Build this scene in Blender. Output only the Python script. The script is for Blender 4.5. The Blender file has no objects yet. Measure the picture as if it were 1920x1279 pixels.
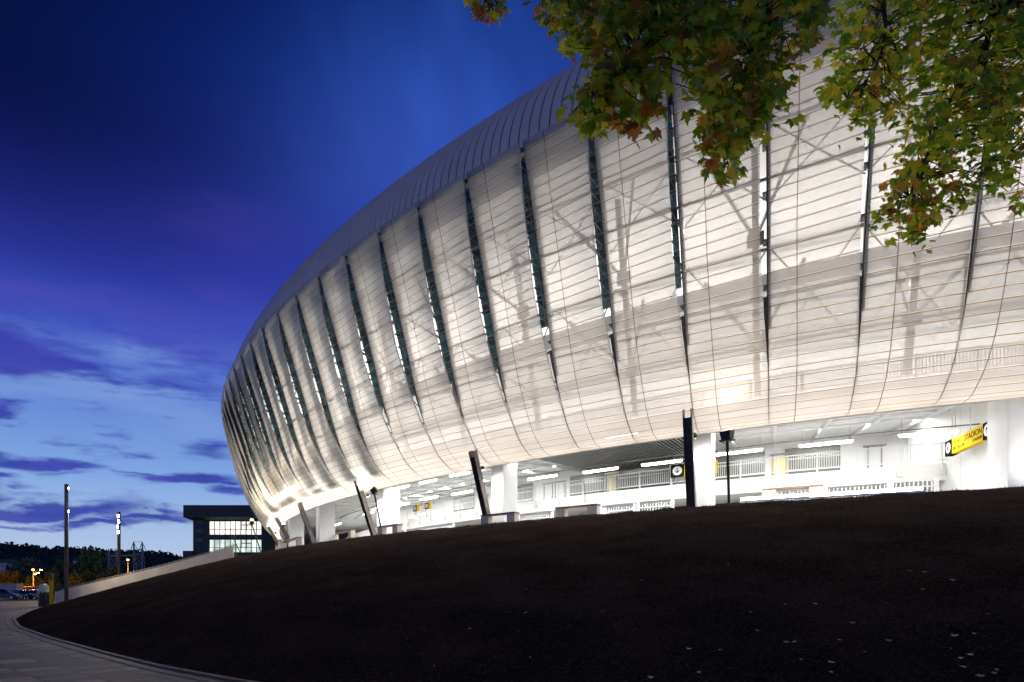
import bpy, math, random
import numpy as np
from mathutils import Vector, Matrix
from mathutils.bvhtree import BVHTree
random.seed(7); RNG = np.random.default_rng(7)
SC = bpy.context.scene
COL = SC.collection
R = math.radians
EYE = 1.7
# ------------------------------------------------------------------ camera
F, CX, YH = 1133.7, 700.0, 1103.5            # focal length, principal column, horizon row (1920 x 1279 frame)
cam = bpy.data.cameras.new('camera')
cam.sensor_width = 36.0; cam.lens = F / 1920 * 36
cam.shift_x = (960 - CX) / 1920; cam.shift_y = (YH - 639.5) / 1920
cam.clip_end = 6000; cam.clip_start = 0.05
co = bpy.data.objects.new('camera', cam); COL.objects.link(co)
co.location = (0, 0, EYE); co.rotation_euler = (R(90), 0, 0)
SC.camera = co
def at(x, y, Y):                              # a point Y metres ahead that is seen at (x, y)
    return ((x - CX) / F * Y, Y, EYE + (YH - y) / F * Y)
def zat(y, Y): return EYE + (YH - y) / F * Y
# ------------------------------------------------------------------ plan curve of the stadium
P = 2.75
SS = np.arange(-16 * P, 50 * P, .05)
_u = np.clip(SS / 50., -.3, 1.25)
_k = (1.14663 - 1.57643 * _u + 2.70293 * _u ** 2 - 1.54798 * _u ** 3) / 60.
_th = np.concatenate([[0], np.cumsum(.5 * (_k[1:] + _k[:-1]) * .05)])
_i0 = int(np.argmin(abs(SS))); _th -= _th[_i0]
_az = math.atan((1442 - CX) / F)
_na = math.atan2(-math.cos(_az), -math.sin(_az)) - .0083351 - _th
NXs, NYs = np.cos(_na), np.sin(_na)
_tx, _ty = NYs, -NXs
PXs = np.concatenate([[0], np.cumsum(.5 * (_tx[1:] + _tx[:-1]) * .05)])
PYs = np.concatenate([[0], np.cumsum(.5 * (_ty[1:] + _ty[:-1]) * .05)])
PXs += 30.784 * math.sin(_az) - PXs[_i0]; PYs += 30.784 * math.cos(_az) - PYs[_i0]
def W(s, o, z):                               # along s, outward o, height above the eye z  -> world (arrays too)
    s = np.asarray(s, float); o = np.asarray(o, float)
    n, m = np.interp(s, SS, NXs), np.interp(s, SS, NYs)
    x = np.interp(s, SS, PXs) + n * o; y = np.interp(s, SS, PYs) + m * o
    return np.stack(np.broadcast_arrays(x, y, np.asarray(z, float) + EYE), -1)
def Wt(s, o, z): return tuple(float(q) for q in W(s, o, z))
def nrm(s): return Vector((float(np.interp(s, SS, NXs)), float(np.interp(s, SS, NYs)), 0))
def tang(s): n = nrm(s); return Vector((n.y, -n.x, 0))
def s_of(x, o):                               # s where the curve offset by o is seen at column x
    s = np.arange(-34, 60, .02); p = W(s, o, 0)
    return float(s[int(np.argmin(abs(CX + F * p[:, 0] / p[:, 1] - x)))])
def radial(k, x, y):                          # (o, z) of the pixel in the radial plane of seam k
    s = k * P; a, b = np.interp(s, SS, PXs), np.interp(s, SS, PYs); n, m = np.interp(s, SS, NXs), np.interp(s, SS, NYs)
    d = (x - CX) / F; o = (d * b - a) / (n - d * m)
    return float(o), float((YH - y) / F * (b + o * m))
# ------------------------------------------------------------------ mesh helpers
class MB:
    def __init__(s): s.v = []; s.f = []; s.uv = []; s.mi = []
    def add(s, vs, fs, mi=0, uvs=None):
        b = len(s.v); s.v += [tuple(map(float, q)) for q in vs]
        for i, f in enumerate(fs):
            s.f.append(tuple(b + j for j in f)); s.mi.append(mi)
            s.uv.append([uvs[j] for j in f] if uvs is not None else None)
    def box(s, c, size, rz=0, mi=0, top=1.0):
        hx, hy, hz = size[0] / 2, size[1] / 2, size[2] / 2; ca, sa = math.cos(rz), math.sin(rz)
        vs = []
        for z in (-hz, hz):
            k = top if z > 0 else 1
            for x, y in ((-hx, -hy), (hx, -hy), (hx, hy), (-hx, hy)):
                vs.append((c[0] + ca * x * k - sa * y * k, c[1] + sa * x * k + ca * y * k, c[2] + z))
        s.add(vs, [(3, 2, 1, 0), (4, 5, 6, 7), (0, 1, 5, 4), (1, 2, 6, 5), (2, 3, 7, 6), (3, 0, 4, 7)], mi)
    def obox(s, c, ax, ay, az, mi=0):         # oriented box from half axes
        c, ax, ay, az = map(Vector, (c, ax, ay, az)); vs = []
        for k in (-1, 1):
            for i, j in ((-1, -1), (1, -1), (1, 1), (-1, 1)): vs.append(c + ax * i + ay * j + az * k)
        s.add(vs, [(3, 2, 1, 0), (4, 5, 6, 7), (0, 1, 5, 4), (1, 2, 6, 5), (2, 3, 7, 6), (3, 0, 4, 7)], mi)
    def beam(s, a, b, w, h, up=(0, 0, 1), mi=0):
        a, b = Vector(a), Vector(b); d = (b - a); L = d.length; d.normalize()
        side = d.cross(Vector(up))
        if side.length < 1e-4: side = d.cross(Vector((1, 0, 0)))
        side.normalize(); u = side.cross(d)
        s.obox((a + b) / 2, d * L / 2, side * w / 2, u * h / 2, mi)
    def tube(s, pts, r, n=8, mi=0, cap=True):
        pts = [Vector(q) for q in pts]; rs = r if hasattr(r, '__len__') else [r] * len(pts)
        vs = []; fs = []
        for i, p in enumerate(pts):
            d = (pts[min(i + 1, len(pts) - 1)] - pts[max(i - 1, 0)]).normalized()
            a = d.orthogonal().normalized() if abs(d.z) > .95 else d.cross(Vector((0, 0, 1))).normalized(); b = d.cross(a)
            for j in range(n):
                t = 2 * math.pi * j / n; vs.append(p + (a * math.cos(t) + b * math.sin(t)) * rs[i])
        for i in range(len(pts) - 1):
            for j in range(n):
                k = (j + 1) % n; fs.append((i * n + j, i * n + k, (i + 1) * n + k, (i + 1) * n + j))
        if cap: fs += [tuple(reversed(range(n))), tuple(range((len(pts) - 1) * n, len(pts) * n))]
        s.add(vs, fs, mi)
    def grid(s, A, mi=0, uv=None, wrap=False):
        n, m = A.shape[:2]; vs = A.reshape(-1, 3); fs = []
        mm = m if wrap else m - 1
        for i in range(n - 1):
            for j in range(mm):
                k = (j + 1) % m; fs.append((i * m + j, i * m + k, (i + 1) * m + k, (i + 1) * m + j))
        s.add(vs, fs, mi, None if uv is None else [tuple(q) for q in uv.reshape(-1, 2)])
    def sweep(s, prof, s0, s1, ds=.7, mi=0, closed=True):   # prof: list of (o, z) swept along the curve
        t = np.linspace(s0, s1, max(2, int(abs(s1 - s0) / ds) + 1))
        A = np.stack([W(t, o, z) for o, z in prof], 1)
        s.grid(A, mi, None, closed)
        if closed:
            for e, rev in ((0, False), (-1, True)):
                vs = [tuple(q) for q in A[e]]; f = tuple(range(len(vs)))
                s.add(vs, [tuple(reversed(f)) if rev else f], mi)
    def build(s, name, mats, parent=None, smooth=False):
        me = bpy.data.meshes.new(name)
        me.from_pydata(s.v, [], s.f)
        for m in (mats if isinstance(mats, (list, tuple)) else [mats]): me.materials.append(m)
        me.polygons.foreach_set('material_index', s.mi)
        if any(q is not None for q in s.uv):
            lay = me.uv_layers.new(name='UVMap'); d = []
            for f, q in zip(s.f, s.uv):
                for j in range(len(f)): d += (q[j] if q else (0, 0))
            lay.data.foreach_set('uv', d)
        if smooth: me.polygons.foreach_set('use_smooth', [True] * len(me.polygons))
        me.update(); o = bpy.data.objects.new(name, me); COL.objects.link(o)
        if parent is not None:
            o.parent = parent
            if parent.type == 'EMPTY' or parent.parent is not None or any(abs(q) > 1e-9 for q in parent.location):
                pass
        return o
def tag(o, label=None, cat=None, group=None, kind=None):
    if label: o['label'] = label
    if cat: o['category'] = cat
    if group: o['group'] = group
    if kind: o['kind'] = kind
    return o
def thing(name, label, cat, loc=(0, 0, 0), rz=0, group=None):
    o = bpy.data.objects.new(name, None); COL.objects.link(o); o.empty_display_size = .2
    o.location = loc; o.rotation_euler = (0, 0, rz); return tag(o, label, cat, group)
def copy_tree(o, parent=None):
    c = o.copy(); COL.objects.link(c)
    if parent is not None: c.parent = parent
    for ch in [q for q in bpy.data.objects if q.parent == o]: copy_tree(ch, c)
    return c
def bevel(o, w=.02, n=2):
    m = o.modifiers.new('bevel', 'BEVEL'); m.width = w; m.segments = n; m.limit_method = 'ANGLE'; return o
# ------------------------------------------------------------------ materials
def nt(name):
    m = bpy.data.materials.new(name); m.use_nodes = True; t = m.node_tree; b = t.nodes['Principled BSDF']; return m, t, b
def mat(name, col, rough=.6, metal=0., var=0., scale=8., bump=0., spec=.5):
    m, t, b = nt(name)
    b.inputs['Base Color'].default_value = (*col, 1); b.inputs['Roughness'].default_value = rough; b.inputs['Metallic'].default_value = metal
    b.inputs['Specular IOR Level'].default_value = spec
    if var or bump:
        n = t.nodes.new('ShaderNodeTexNoise'); n.inputs['Scale'].default_value = scale; n.inputs['Detail'].default_value = 6
        tc = t.nodes.new('ShaderNodeTexCoord'); t.links.new(tc.outputs['Object'], n.inputs['Vector'])
    if var:
        r = t.nodes.new('ShaderNodeValToRGB')
        r.color_ramp.elements[0].position = .3; r.color_ramp.elements[1].position = .7
        r.color_ramp.elements[0].color = (*[max(0, c * (1 - var)) for c in col], 1); r.color_ramp.elements[1].color = (*[min(1, c * (1 + var)) for c in col], 1)
        t.links.new(n.outputs['Fac'], r.inputs['Fac']); t.links.new(r.outputs['Color'], b.inputs['Base Color'])
    if bump:
        bp = t.nodes.new('ShaderNodeBump'); bp.inputs['Strength'].default_value = bump; t.links.new(n.outputs['Fac'], bp.inputs['Height']); t.links.new(bp.outputs['Normal'], b.inputs['Normal'])
    return m
def emit(name, col, st):
    m, t, b = nt(name); b.inputs['Base Color'].default_value = (*col, 1)
    b.inputs['Emission Color'].default_value = (*col, 1); b.inputs['Emission Strength'].default_value = st; return m
class NG:                                     # tiny node-math helper
    def __init__(s, t): s.t = t
    def _in(s, sock, v):
        if isinstance(v, (int, float)): sock.default_value = v
        elif isinstance(v, tuple): sock.default_value = v if len(v) == len(sock.default_value) else (*v, 1)
        else: s.t.links.new(v, sock)
    def m(s, op, a, b=0., c=None, clamp=False):
        n = s.t.nodes.new('ShaderNodeMath'); n.operation = op; n.use_clamp = clamp
        s._in(n.inputs[0], a); s._in(n.inputs[1], b)
        if c is not None: s._in(n.inputs[2], c)
        return n.outputs[0]
    def mix(s, f, a, b):
        n = s.t.nodes.new('ShaderNodeMix'); n.data_type = 'RGBA'
        s._in(n.inputs[0], f); s._in(n.inputs[6], a); s._in(n.inputs[7], b); return n.outputs[2]
    def smooth(s, v, a, b):
        n = s.t.nodes.new('ShaderNodeMapRange'); n.interpolation_type = 'SMOOTHSTEP'
        s._in(n.inputs[0], v); n.inputs[1].default_value = a; n.inputs[2].default_value = b; return n.outputs[0]
    def noise(s, vec, sc, det=4, rough=.5, dist=0.):
        n = s.t.nodes.new('ShaderNodeTexNoise'); s.t.links.new(vec, n.inputs['Vector']); n.inputs['Scale'].default_value = sc
        n.inputs['Detail'].default_value = det; n.inputs['Roughness'].default_value = rough; n.inputs['Distortion'].default_value = dist; return n.outputs['Fac']
    def comb(s, x, y, z=0.):
        n = s.t.nodes.new('ShaderNodeCombineXYZ'); s._in(n.inputs[0], x); s._in(n.inputs[1], y); s._in(n.inputs[2], z); return n.outputs[0]
def srgb(r, g, b):
    f = lambda c: (c / 255 / 12.92) if c <= 10 else ((c / 255 + .055) / 1.055) ** 2.4
    return (f(r), f(g), f(b))

M = {}
M['white'] = mat('white_paint', (.78, .78, .77), .5, var=.04, scale=2)
M['ceiling'] = mat('white_ceiling', (.8, .8, .8), .6, var=.03, scale=.6)
M['concrete'] = mat('pale_concrete', (.52, .46, .39), .8, var=.12, scale=1.5, bump=.1)
M['plaza'] = mat('light_plaza_paving', (.52, .51, .49), .7, var=.1, scale=3)
M['steel'] = mat('dark_grey_steel', (.06, .065, .07), .45, .3, var=.2, scale=4)
M['post'] = mat('grey_post_steel', (.09, .095, .1), .45, .2, var=.2, scale=4)
M['strut'] = mat('brown_grey_steel', (.13, .11, .10), .38, .4, var=.35, scale=5)
M['black'] = mat('black_plastic', (.012, .012, .013), .5)
M['rail'] = mat('white_steel_rail', (.72, .73, .73), .4)
M['rod'] = mat('grey_steel_rod', (.22, .2, .2), .5)
M['inner'] = mat('grey_inner_steel', (.2, .19, .19), .5, var=.1, scale=3)
M['wood'] = mat('brown_bench_wood', (.16, .075, .035), .6, var=.3, scale=12)
M['yellow'] = mat('yellow_sign', (.62, .43, .012), .8, spec=.08)
M['signblack'] = mat('sign_black', (.012, .012, .013), .9, spec=.03)
M['signwhite'] = mat('sign_white', (.8, .8, .8), .5)
M['lamp'] = emit('white_tube_light', (1, .985, .95), 17)
M['lampspot'] = emit('white_spot_light', (1, .93, .82), 40)
M['sodium'] = emit('orange_street_light', (1, .42, .06), 45)
M['window'] = mat('grey_window', (.12, .12, .11), .2)
M['louvre'] = mat('grey_louvre', (.16, .165, .17), .35, .5)
M['tealglass'] = mat('dark_teal_glass', (.03, .07, .07), .15)

# facade panel: pale perforated sheet, partly see-through, dark row joints with their shadow in the colour
def facade_mat():
    m, t, b = nt('pale_perforated_panel'); g = NG(t)
    out = t.nodes['Material Output']
    uv = t.nodes.new('ShaderNodeUVMap'); sp = t.nodes.new('ShaderNodeSeparateXYZ'); t.links.new(uv.outputs[0], sp.inputs[0])
    fr = g.m('FRACT', sp.outputs[1])
    line = g.m('LESS_THAN', fr, .085)
    lip = g.m('MULTIPLY', g.m('GREATER_THAN', fr, .085), g.m('LESS_THAN', fr, .15))
    seam = g.m('LESS_THAN', g.m('ABSOLUTE', g.m('SUBTRACT', sp.outputs[0], .333)), .006)
    edge = g.m('MAXIMUM', g.m('LESS_THAN', sp.outputs[0], .02), g.m('GREATER_THAN', sp.outputs[0], .985))
    tc = t.nodes.new('ShaderNodeTexCoord')
    n = g.noise(tc.outputs['Object'], .35, 3)
    wn = t.nodes.new('ShaderNodeTexWhiteNoise'); wn.noise_dimensions = '3D'
    obi = t.nodes.new('ShaderNodeObjectInfo')
    t.links.new(g.comb(g.m('GREATER_THAN', sp.outputs[0], .333), g.m('FLOOR', sp.outputs[1]), g.m('MULTIPLY', obi.outputs['Random'], 77.)), wn.inputs['Vector'])
    base = g.mix(g.m('MULTIPLY', wn.outputs['Value'], .6), srgb(233, 225, 216), srgb(220, 210, 199))
    base = g.mix(g.m('MULTIPLY', n, .3), base, srgb(212, 202, 192))
    base = g.mix(line, base, srgb(150, 118, 78))
    base = g.mix(lip, base, srgb(240, 232, 212))
    base = g.mix(seam, base, srgb(120, 100, 88))
    t.links.new(base, b.inputs['Base Color']); b.inputs['Roughness'].default_value = .3; b.inputs['Specular IOR Level'].default_value = .32
    tl = t.nodes.new('ShaderNodeBsdfTranslucent'); t.links.new(base, tl.inputs[0])
    m1 = t.nodes.new('ShaderNodeMixShader'); m1.inputs[0].default_value = .5; t.links.new(b.outputs[0], m1.inputs[1]); t.links.new(tl.outputs[0], m1.inputs[2])
    tr = t.nodes.new('ShaderNodeBsdfTransparent')
    lw = t.nodes.new('ShaderNodeLayerWeight'); lw.inputs[0].default_value = .5
    fac = g.m('MULTIPLY', g.m('POWER', g.m('SUBTRACT', 1.0, lw.outputs['Facing']), 1.7), .46, clamp=True)
    solid = g.m('MAXIMUM', g.m('MAXIMUM', line, lip), seam)
    fac = g.m('MULTIPLY', fac, g.m('SUBTRACT', 1.0, g.m('MULTIPLY', solid, .8)))
    m2 = t.nodes.new('ShaderNodeMixShader'); t.links.new(fac, m2.inputs[0]); t.links.new(m1.outputs[0], m2.inputs[1]); t.links.new(tr.outputs[0], m2.inputs[2])
    t.links.new(m2.outputs[0], out.inputs[0]); return m
M['facade'] = facade_mat()
M['lip'] = mat('pale_panel_edge', (.6, .56, .5), .4)
M['roof'] = mat('grey_violet_roof_metal', (.85, .66, .64), .5, .1, var=.05, scale=.4)
M['roofseam'] = mat('dark_roof_seam', (.05, .06, .12), .5)
# upper inner wall: white below, teal glass with a white grid above
def grid_wall():
    m, t, b = nt('teal_glazed_wall'); g = NG(t)
    uv = t.nodes.new('ShaderNodeUVMap'); br = t.nodes.new('ShaderNodeTexBrick'); t.links.new(uv.outputs[0], br.inputs['Vector'])
    br.offset = 0.; br.inputs['Scale'].default_value = 1.; br.inputs['Brick Width'].default_value = 1.4; br.inputs['Row Height'].default_value = .75; br.inputs['Mortar Size'].default_value = .05
    br.inputs['Color1'].default_value = (.012, .05, .055, 1); br.inputs['Color2'].default_value = (.07, .3, .32, 1); br.inputs['Mortar'].default_value = (.3, .34, .34, 1)
    t.links.new(br.outputs['Color'], b.inputs['Base Color']); b.inputs['Roughness'].default_value = .25; return m
M['gridwall'] = grid_wall()

# ------------------------------------------------------------------ stadium
stad = thing('stadium', 'huge white lit stadium with a pale panelled facade curving over the dark mound', 'stadium')
prof0 = [(-1.0, 7.18), (-.45, 7.22), (.05, 7.38), (1.27, 8.33), (2.54, 10.64), (3.84, 14.48), (5.67, 19.7)]
def catmull(pts, n=40):
    p = np.array(pts); p = np.vstack([2 * p[0] - p[1], p, 2 * p[-1] - p[-2]]); out = []
    t = np.linspace(0, 1, n, endpoint=False)[:, None]
    for i in range(len(p) - 3):
        a, b, c, d = p[i:i + 4]
        out.append(.5 * ((2 * b) + (-a + c) * t + (2 * a - 5 * b + 4 * c - d) * t ** 2 + (-a + 3 * b - 3 * c + d) * t ** 3))
    out.append(p[-2][None]); return np.vstack(out)
_pr = catmull(prof0); _len = np.concatenate([[0], np.cumsum(np.hypot(*np.diff(_pr, axis=0).T))]); PL = _len[-1]
def prof(v): return np.interp(np.asarray(v) * PL, _len, _pr[:, 0]), np.interp(np.asarray(v) * PL, _len, _pr[:, 1])
def prof_o(z): return float(np.interp(z, _pr[:, 1], _pr[:, 0]))
ROWS = 37
VV = np.linspace(0, 1, 75); PO, PZ = prof(VV)
PDO = np.gradient(PO, VV); PDZ = np.gradient(PZ, VV); _l = np.hypot(PDO, PDZ); TNO, TNZ = PDZ / _l, -PDO / _l   # outward normal in section
gapw = np.interp(VV, [0, .22, .36, .55, .85, 1], [.015, .02, .13, .24, .2, .12])
stepd = np.interp(VV, [0, .2, .4, .6, .8, 1], [0, .02, .3, .58, .42, .06])
K0, K1 = -9, 40
US = np.array([0, .17, .333, .45, .6, .75, .88, 1.])
GU = np.where(US < .333, 0, ((US - .333) / .667).clip(0, 1) ** 1.2)
for k in range(K0, K1):
    mb = MB()
    s = (k + 1) * P - US[None, :] * (P - gapw[:, None])
    st = stepd[:, None] * GU[None, :]
    A = W(s, PO[:, None] + TNO[:, None] * st, PZ[:, None] + TNZ[:, None] * st)
    UV = np.stack(np.broadcast_arrays(US[None, :], VV[:, None] * ROWS), -1)
    mb.grid(A[::1, ::-1], 0, UV[:, ::-1])
    for j, sgn in ((-1, 1), (0, -1)):            # returned edges of the sheet
        s2 = s[:, j]; B = W(s2, PO + TNO * (st[:, j] - .07), PZ + TNZ * (st[:, j] - .07))
        E = np.stack([A[:, j], B], 1); mb.grid(E if sgn > 0 else E[:, ::-1], 1)
    mb.build('facade_panel', [M['facade'], M['lip']], stad, smooth=False)
# steel posts behind every joint, rods and rails between them
for k in range(K0, K1 + 1):
    mb = MB(); q0 = 24; o, z, no, nz = PO[q0::2], PZ[q0::2], TNO[q0::2], TNZ[q0::2]; dp = np.minimum(.4, .14 + .02 * np.arange(len(o)))
    A = np.stack([W(np.full_like(o, k * P + ds), o + no * d, z + nz * d) for ds, d in ((-.08, -.09), (-.08, -dp), (.05, -dp), (.05, -.09))], 1)
    mb.grid(A[:, ::-1], 0, None, True)
    for i in range(4, len(o), 4):                # small bracket plates
        mb.beam(Wt(k * P + .07, o[i] - no[i] * .05, z[i] - nz[i] * .05), Wt(k * P + .07, o[i] - no[i] * .1 - .45, z[i] - nz[i] * .1), .2, .06)
    mb.build('steel_post', M['post'], stad)
    mb = MB(); q1 = 31; A = np.stack([W(k * P + d * (gapw[:q1] + .02) - .01, PO[:q1] - TNO[:q1] * .05, PZ[:q1] - TNZ[:q1] * .05) for d in (0, 1)], 1); mb.grid(A); mb.build('joint_seal', M['strut'], stad)
for k in range(-6, 22):
    mb = MB()
    for z0, z1 in ((9.6, 13.4), (14.9, 17.4)):
        a0, a1 = prof_o(z0) - 1.0, prof_o(z1) - 1.0
        mb.tube([Wt(k * P, a0, z0), Wt((k + 1) * P, a1, z1)], .03, 5); mb.tube([Wt((k + 1) * P, a0, z0), Wt(k * P, a1, z1)], .03, 5)
    for z in (9.9, 11.5, 13.2, 15.5, 17.2):
        mb.beam(Wt(k * P, prof_o(z) - .7, z), Wt((k + 1) * P, prof_o(z) - .7, z), .08, .1)
    mb.build('brace_rod', M['rod'], stad)
for k in range(-6, 30, 2):                       # inner branching columns
    mb = MB(); s = k * P + .5
    mb.beam(Wt(s, -2.2, 8.9), Wt(s, .6, 18.6), .24, .26)
    for dz, z in ((1.6, 11.0), (1.9, 15.2)):
        o0 = -2.2 + (z - 8.9) * .289
        for d in (-1.6, 1.6): mb.beam(Wt(s, o0, z), Wt(s + d, prof_o(z + dz) - .8, z + dz), .1, .12)
        c = Wt(s, o0, z); mb.obox(c, tang(s) * .32, nrm(s) * .08, Vector((0, 0, .28)))
    mb.build('branched_column', M['inner'], stad)
SA, SB = -34., 100.
m_ = MB(); m_.sweep([(-1.12, 7.16), (-1.12, 7.3), (-3.05, 8.5), (-3.05, 8.9), (-15, 9.5), (-15, 9.2), (-3.3, 8.42)], SA, SB); m_.build('upper_floor', M['ceiling'], stad)
m_ = MB(); m_.sweep([(-3., 13.9), (-3., 14.75), (-12, 14.75), (-12, 13.9)], SA, SB); m_.build('upper_floor', M['white'], stad)
m_ = MB(); m_.sweep([(4.2, 18.9), (4.2, 19.3), (-12, 19.4), (-12, 18.9)], SA, SB); m_.build('upper_ceiling', M['ceiling'], stad)
m_ = MB(); m_.sweep([(-9., 5.36), (-9., 6.2), (-16, 6.2), (-16, 5.36)], SA, SB); m_.build('gallery_floor', M['white'], stad)
def wall_strip(o, z0, z1, s0, s1, name, mt, uvs=False):
    mb = MB(); t = np.linspace(s0, s1, int((s1 - s0) / .8) + 1); A = np.stack([W(t, o, z0), W(t, o, z1)], 1)
    UV = np.stack([np.stack([t, np.full_like(t, z0)], -1), np.stack([t, np.full_like(t, z1)], -1)], 1)
    mb.grid(A, 0, UV); return mb.build(name, mt, stad)
wall_strip(-15, 6.2, 9.3, SA, SB, 'gallery_wall', M['white'])
wall_strip(-13, 2.5, 5.36, SA, SB, 'ground_wall', M['tealglass'])
wall_strip(-9, 9.2, 13.9, SA, SB, 'upper_wall', M['white'])
wall_strip(-9, 14.75, 18.9, SA, SB, 'upper_wall', M['white'])
for k in range(1, 34):
    mb = MB(); q = Vector(Wt(k * P, 3, 0)); q.z = 0; n_ = nrm(k * P); cs = max(.12, -q.normalized().dot(n_)); tn_ = math.sqrt(1 - cs * cs) / cs
    zz = np.linspace(12.6 if k < 4 else (11.4 if k < 8 else 8.0), 18.9, 12); oo = np.array([prof_o(z) for z in zz]) - .62
    t = np.linspace(k * P + .16, k * P + .25 + .62 * min(tn_, 3.2) * 1.25, 4)
    A = W(t[None, :], oo[:, None], zz[:, None]); UV = np.stack(np.broadcast_arrays(t[None, :] * 2.6, zz[:, None] * 1.5), -1); mb.grid(A, 0, UV); mb.build('glass_screen', M['gridwall'], stad)
    mb = MB()
    for i in range(0, 11, 1): mb.beam(Wt(t[0], oo[i] + .16, zz[i]), Wt(t[-1], oo[i + 1] + .16, zz[i + 1]), .04, .04); mb.beam(Wt(t[0], oo[i] + .12, zz[i]), Wt(t[-1], oo[i] + .12, zz[i]), .06, .06)
    mb.build('brace_rod', M['rod'], stad)
wall_strip(-10., 18.9, 24., SA, SB, 'glazed_wall', M['gridwall'])
# openings in the gallery wall
for s0, s1 in ((-5, -1), (0.5, 4.5), (8, 12.5), (14, 17.5), (22, 25), (31, 35), (42, 46)):
    mb = MB(); mb.sweep([(-14.9, 6.5), (-14.9, 8.7), (-15.05, 8.7), (-15.05, 6.5)], s0, s1); w = mb.build('window', M['window'], stad)
    mb = MB()
    for z in (7.3, 8.0): mb.sweep([(-14.86, z), (-14.86, z + .07), (-14.95, z + .07), (-14.95, z)], s0, s1)
    mb.build('frame', M['rail'], w)
for s0, mt in ((-7.5, 'rail'), (-.6, 'yellow'), (5.6, 'yellow'), (7.0, 'rail'), (13.2, 'yellow'), (18.6, 'rail'), (20, 'rail'), (26.5, 'rail'), (29, 'yellow')):
    mb = MB(); mb.obox(W(s0, -14.92, 7.25), tang(s0) * .45, nrm(s0) * .03, Vector((0, 0, 1.05))); d = mb.build('door', M[mt] if mt != 'yellow' else mat('pale_yellow_door', (.75, .66, .3), .5), stad)
    mb = MB()
    for q in (-.5, .5): mb.obox(W(s0 + q, -14.9, 7.3), tang(s0) * .04, nrm(s0) * .05, Vector((0, 0, 1.12)))
    mb.obox(W(s0, -14.9, 8.42), tang(s0) * .54, nrm(s0) * .05, Vector((0, 0, .04))); mb.build('door_frame', M['rod'], d)
for o, z, r_ in ((-6.0, 7.35, .035), (-8.6, 8.72, .06), (-10.5, 8.85, .09)):
    t = np.arange(SA, 60, .8); mb = MB(); mb.tube(W(t, o, z), r_, 6); mb.build('pipe', M['rod'] if r_ < .05 else M['rail'], stad)
for s in np.arange(-14, 50, 2.75):
    mb = MB(); mb.beam(Wt(s, -3.1, 8.38), Wt(s, -14.9, 9.05), .16, .22); mb.build('soffit_beam', M['white'], stad)
# railings
def railing(o, z, s0, s1, h=.95, drop=.55, post=2.1, bar=.024, mt='rail'):
    mb = MB()
    for zz, hh in ((z + h, .05), (z + .12, .04)): mb.sweep([(o - .03, zz), (o + .03, zz), (o + .03, zz + hh), (o - .03, zz + hh)], s0, s1)
    for s in np.arange(s0, s1, .125): mb.beam(Wt(s, o, z + .14), Wt(s, o, z + h), bar, bar, up=nrm(s))
    for s in np.arange(s0, s1, post):
        mb.beam(Wt(s, o + .07, z - drop), Wt(s, o + .07, z + h + .05), .07, .05, up=nrm(s))
        if drop: mb.obox(Wt(s, o + .05, z - drop + .1), tang(s) * .12, nrm(s) * .03, Vector((0, 0, .12)))
    mb.build('railing', M[mt], stad)
railing(-8.93, 6.2, -13, 40); railing(-2.95, 8.9, -16, 30, .95, .0, 2.1, .04, 'inner')
# columns and raking struts
for k, xy in ((-3, None), (1, None), (5, None), (9, None), (13, None), (17, None)):
    mb = MB(); s = k * P; c = W(s, -1.9, 5.2); mb.obox(c, tang(s) * .42, nrm(s) * .75, Vector((0, 0, 2.7))); bevel(mb.build('column', M['white'], stad), .03)
for k in range(-4, 24, 4):
    mb = MB(); s = k * P; mb.obox(W(s, -9.6, 4), tang(s) * .3, nrm(s) * .3, Vector((0, 0, 1.4))); mb.build('column', M['white'], stad)
STRUT = [(1, (1297, 955), (1289, 767)), (5, (916, 982), (886, 845)), (9, (701, 1003), (669, 900)), (13, (588, 1018), (561, 942)), (17, (549, 1024), (517, 970)), (20, (524, 1024), (503, 988))]
for k, b, t in STRUT:
    (o0, z0), (o1, z1) = radial(k, *b), radial(k, *t); s = k * P
    a = Vector(Wt(s, o0 - (z0 - 2.6) * (o1 - o0) / (z1 - z0), 2.6)); e = Vector(Wt(s, o1, z1)); d = (e - a).normalized(); tn = tang(s); n2 = d.cross(tn).normalized()
    mb = MB()
    for q in (-.15, .15): mb.obox((a + e) / 2 + tn * q, d * (e - a).length / 2, tn * .02, n2 * .18)
    for f_ in (.18, .42, .66, .88): mb.obox(a + (e - a) * f_, d * .012, tn * .14, n2 * .15)
    e2 = e - d * .35; mb.obox((a + e2) / 2, d * (e2 - a).length / 2, tn * .13, n2 * .03)
    mb.build('support_strut', M['strut'], stad)
# dark slatted ceiling in one bay
mb = MB()
t = np.arange(1.35 * P, 4.75 * P, .22)
for s in t: mb.beam(Wt(s, -2.3, 7.95), Wt(s, -13, 8.25), .1, .14)
mb.build('louvred_ceiling', M['louvre'], stad)
mb = MB(); mb.sweep([(-2.2, 8.2), (-13.1, 8.5), (-13.1, 8.56), (-2.2, 8.25)], 1.3 * P, 4.8 * P); mb.build('ceiling_void', M['black'], stad)
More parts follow.
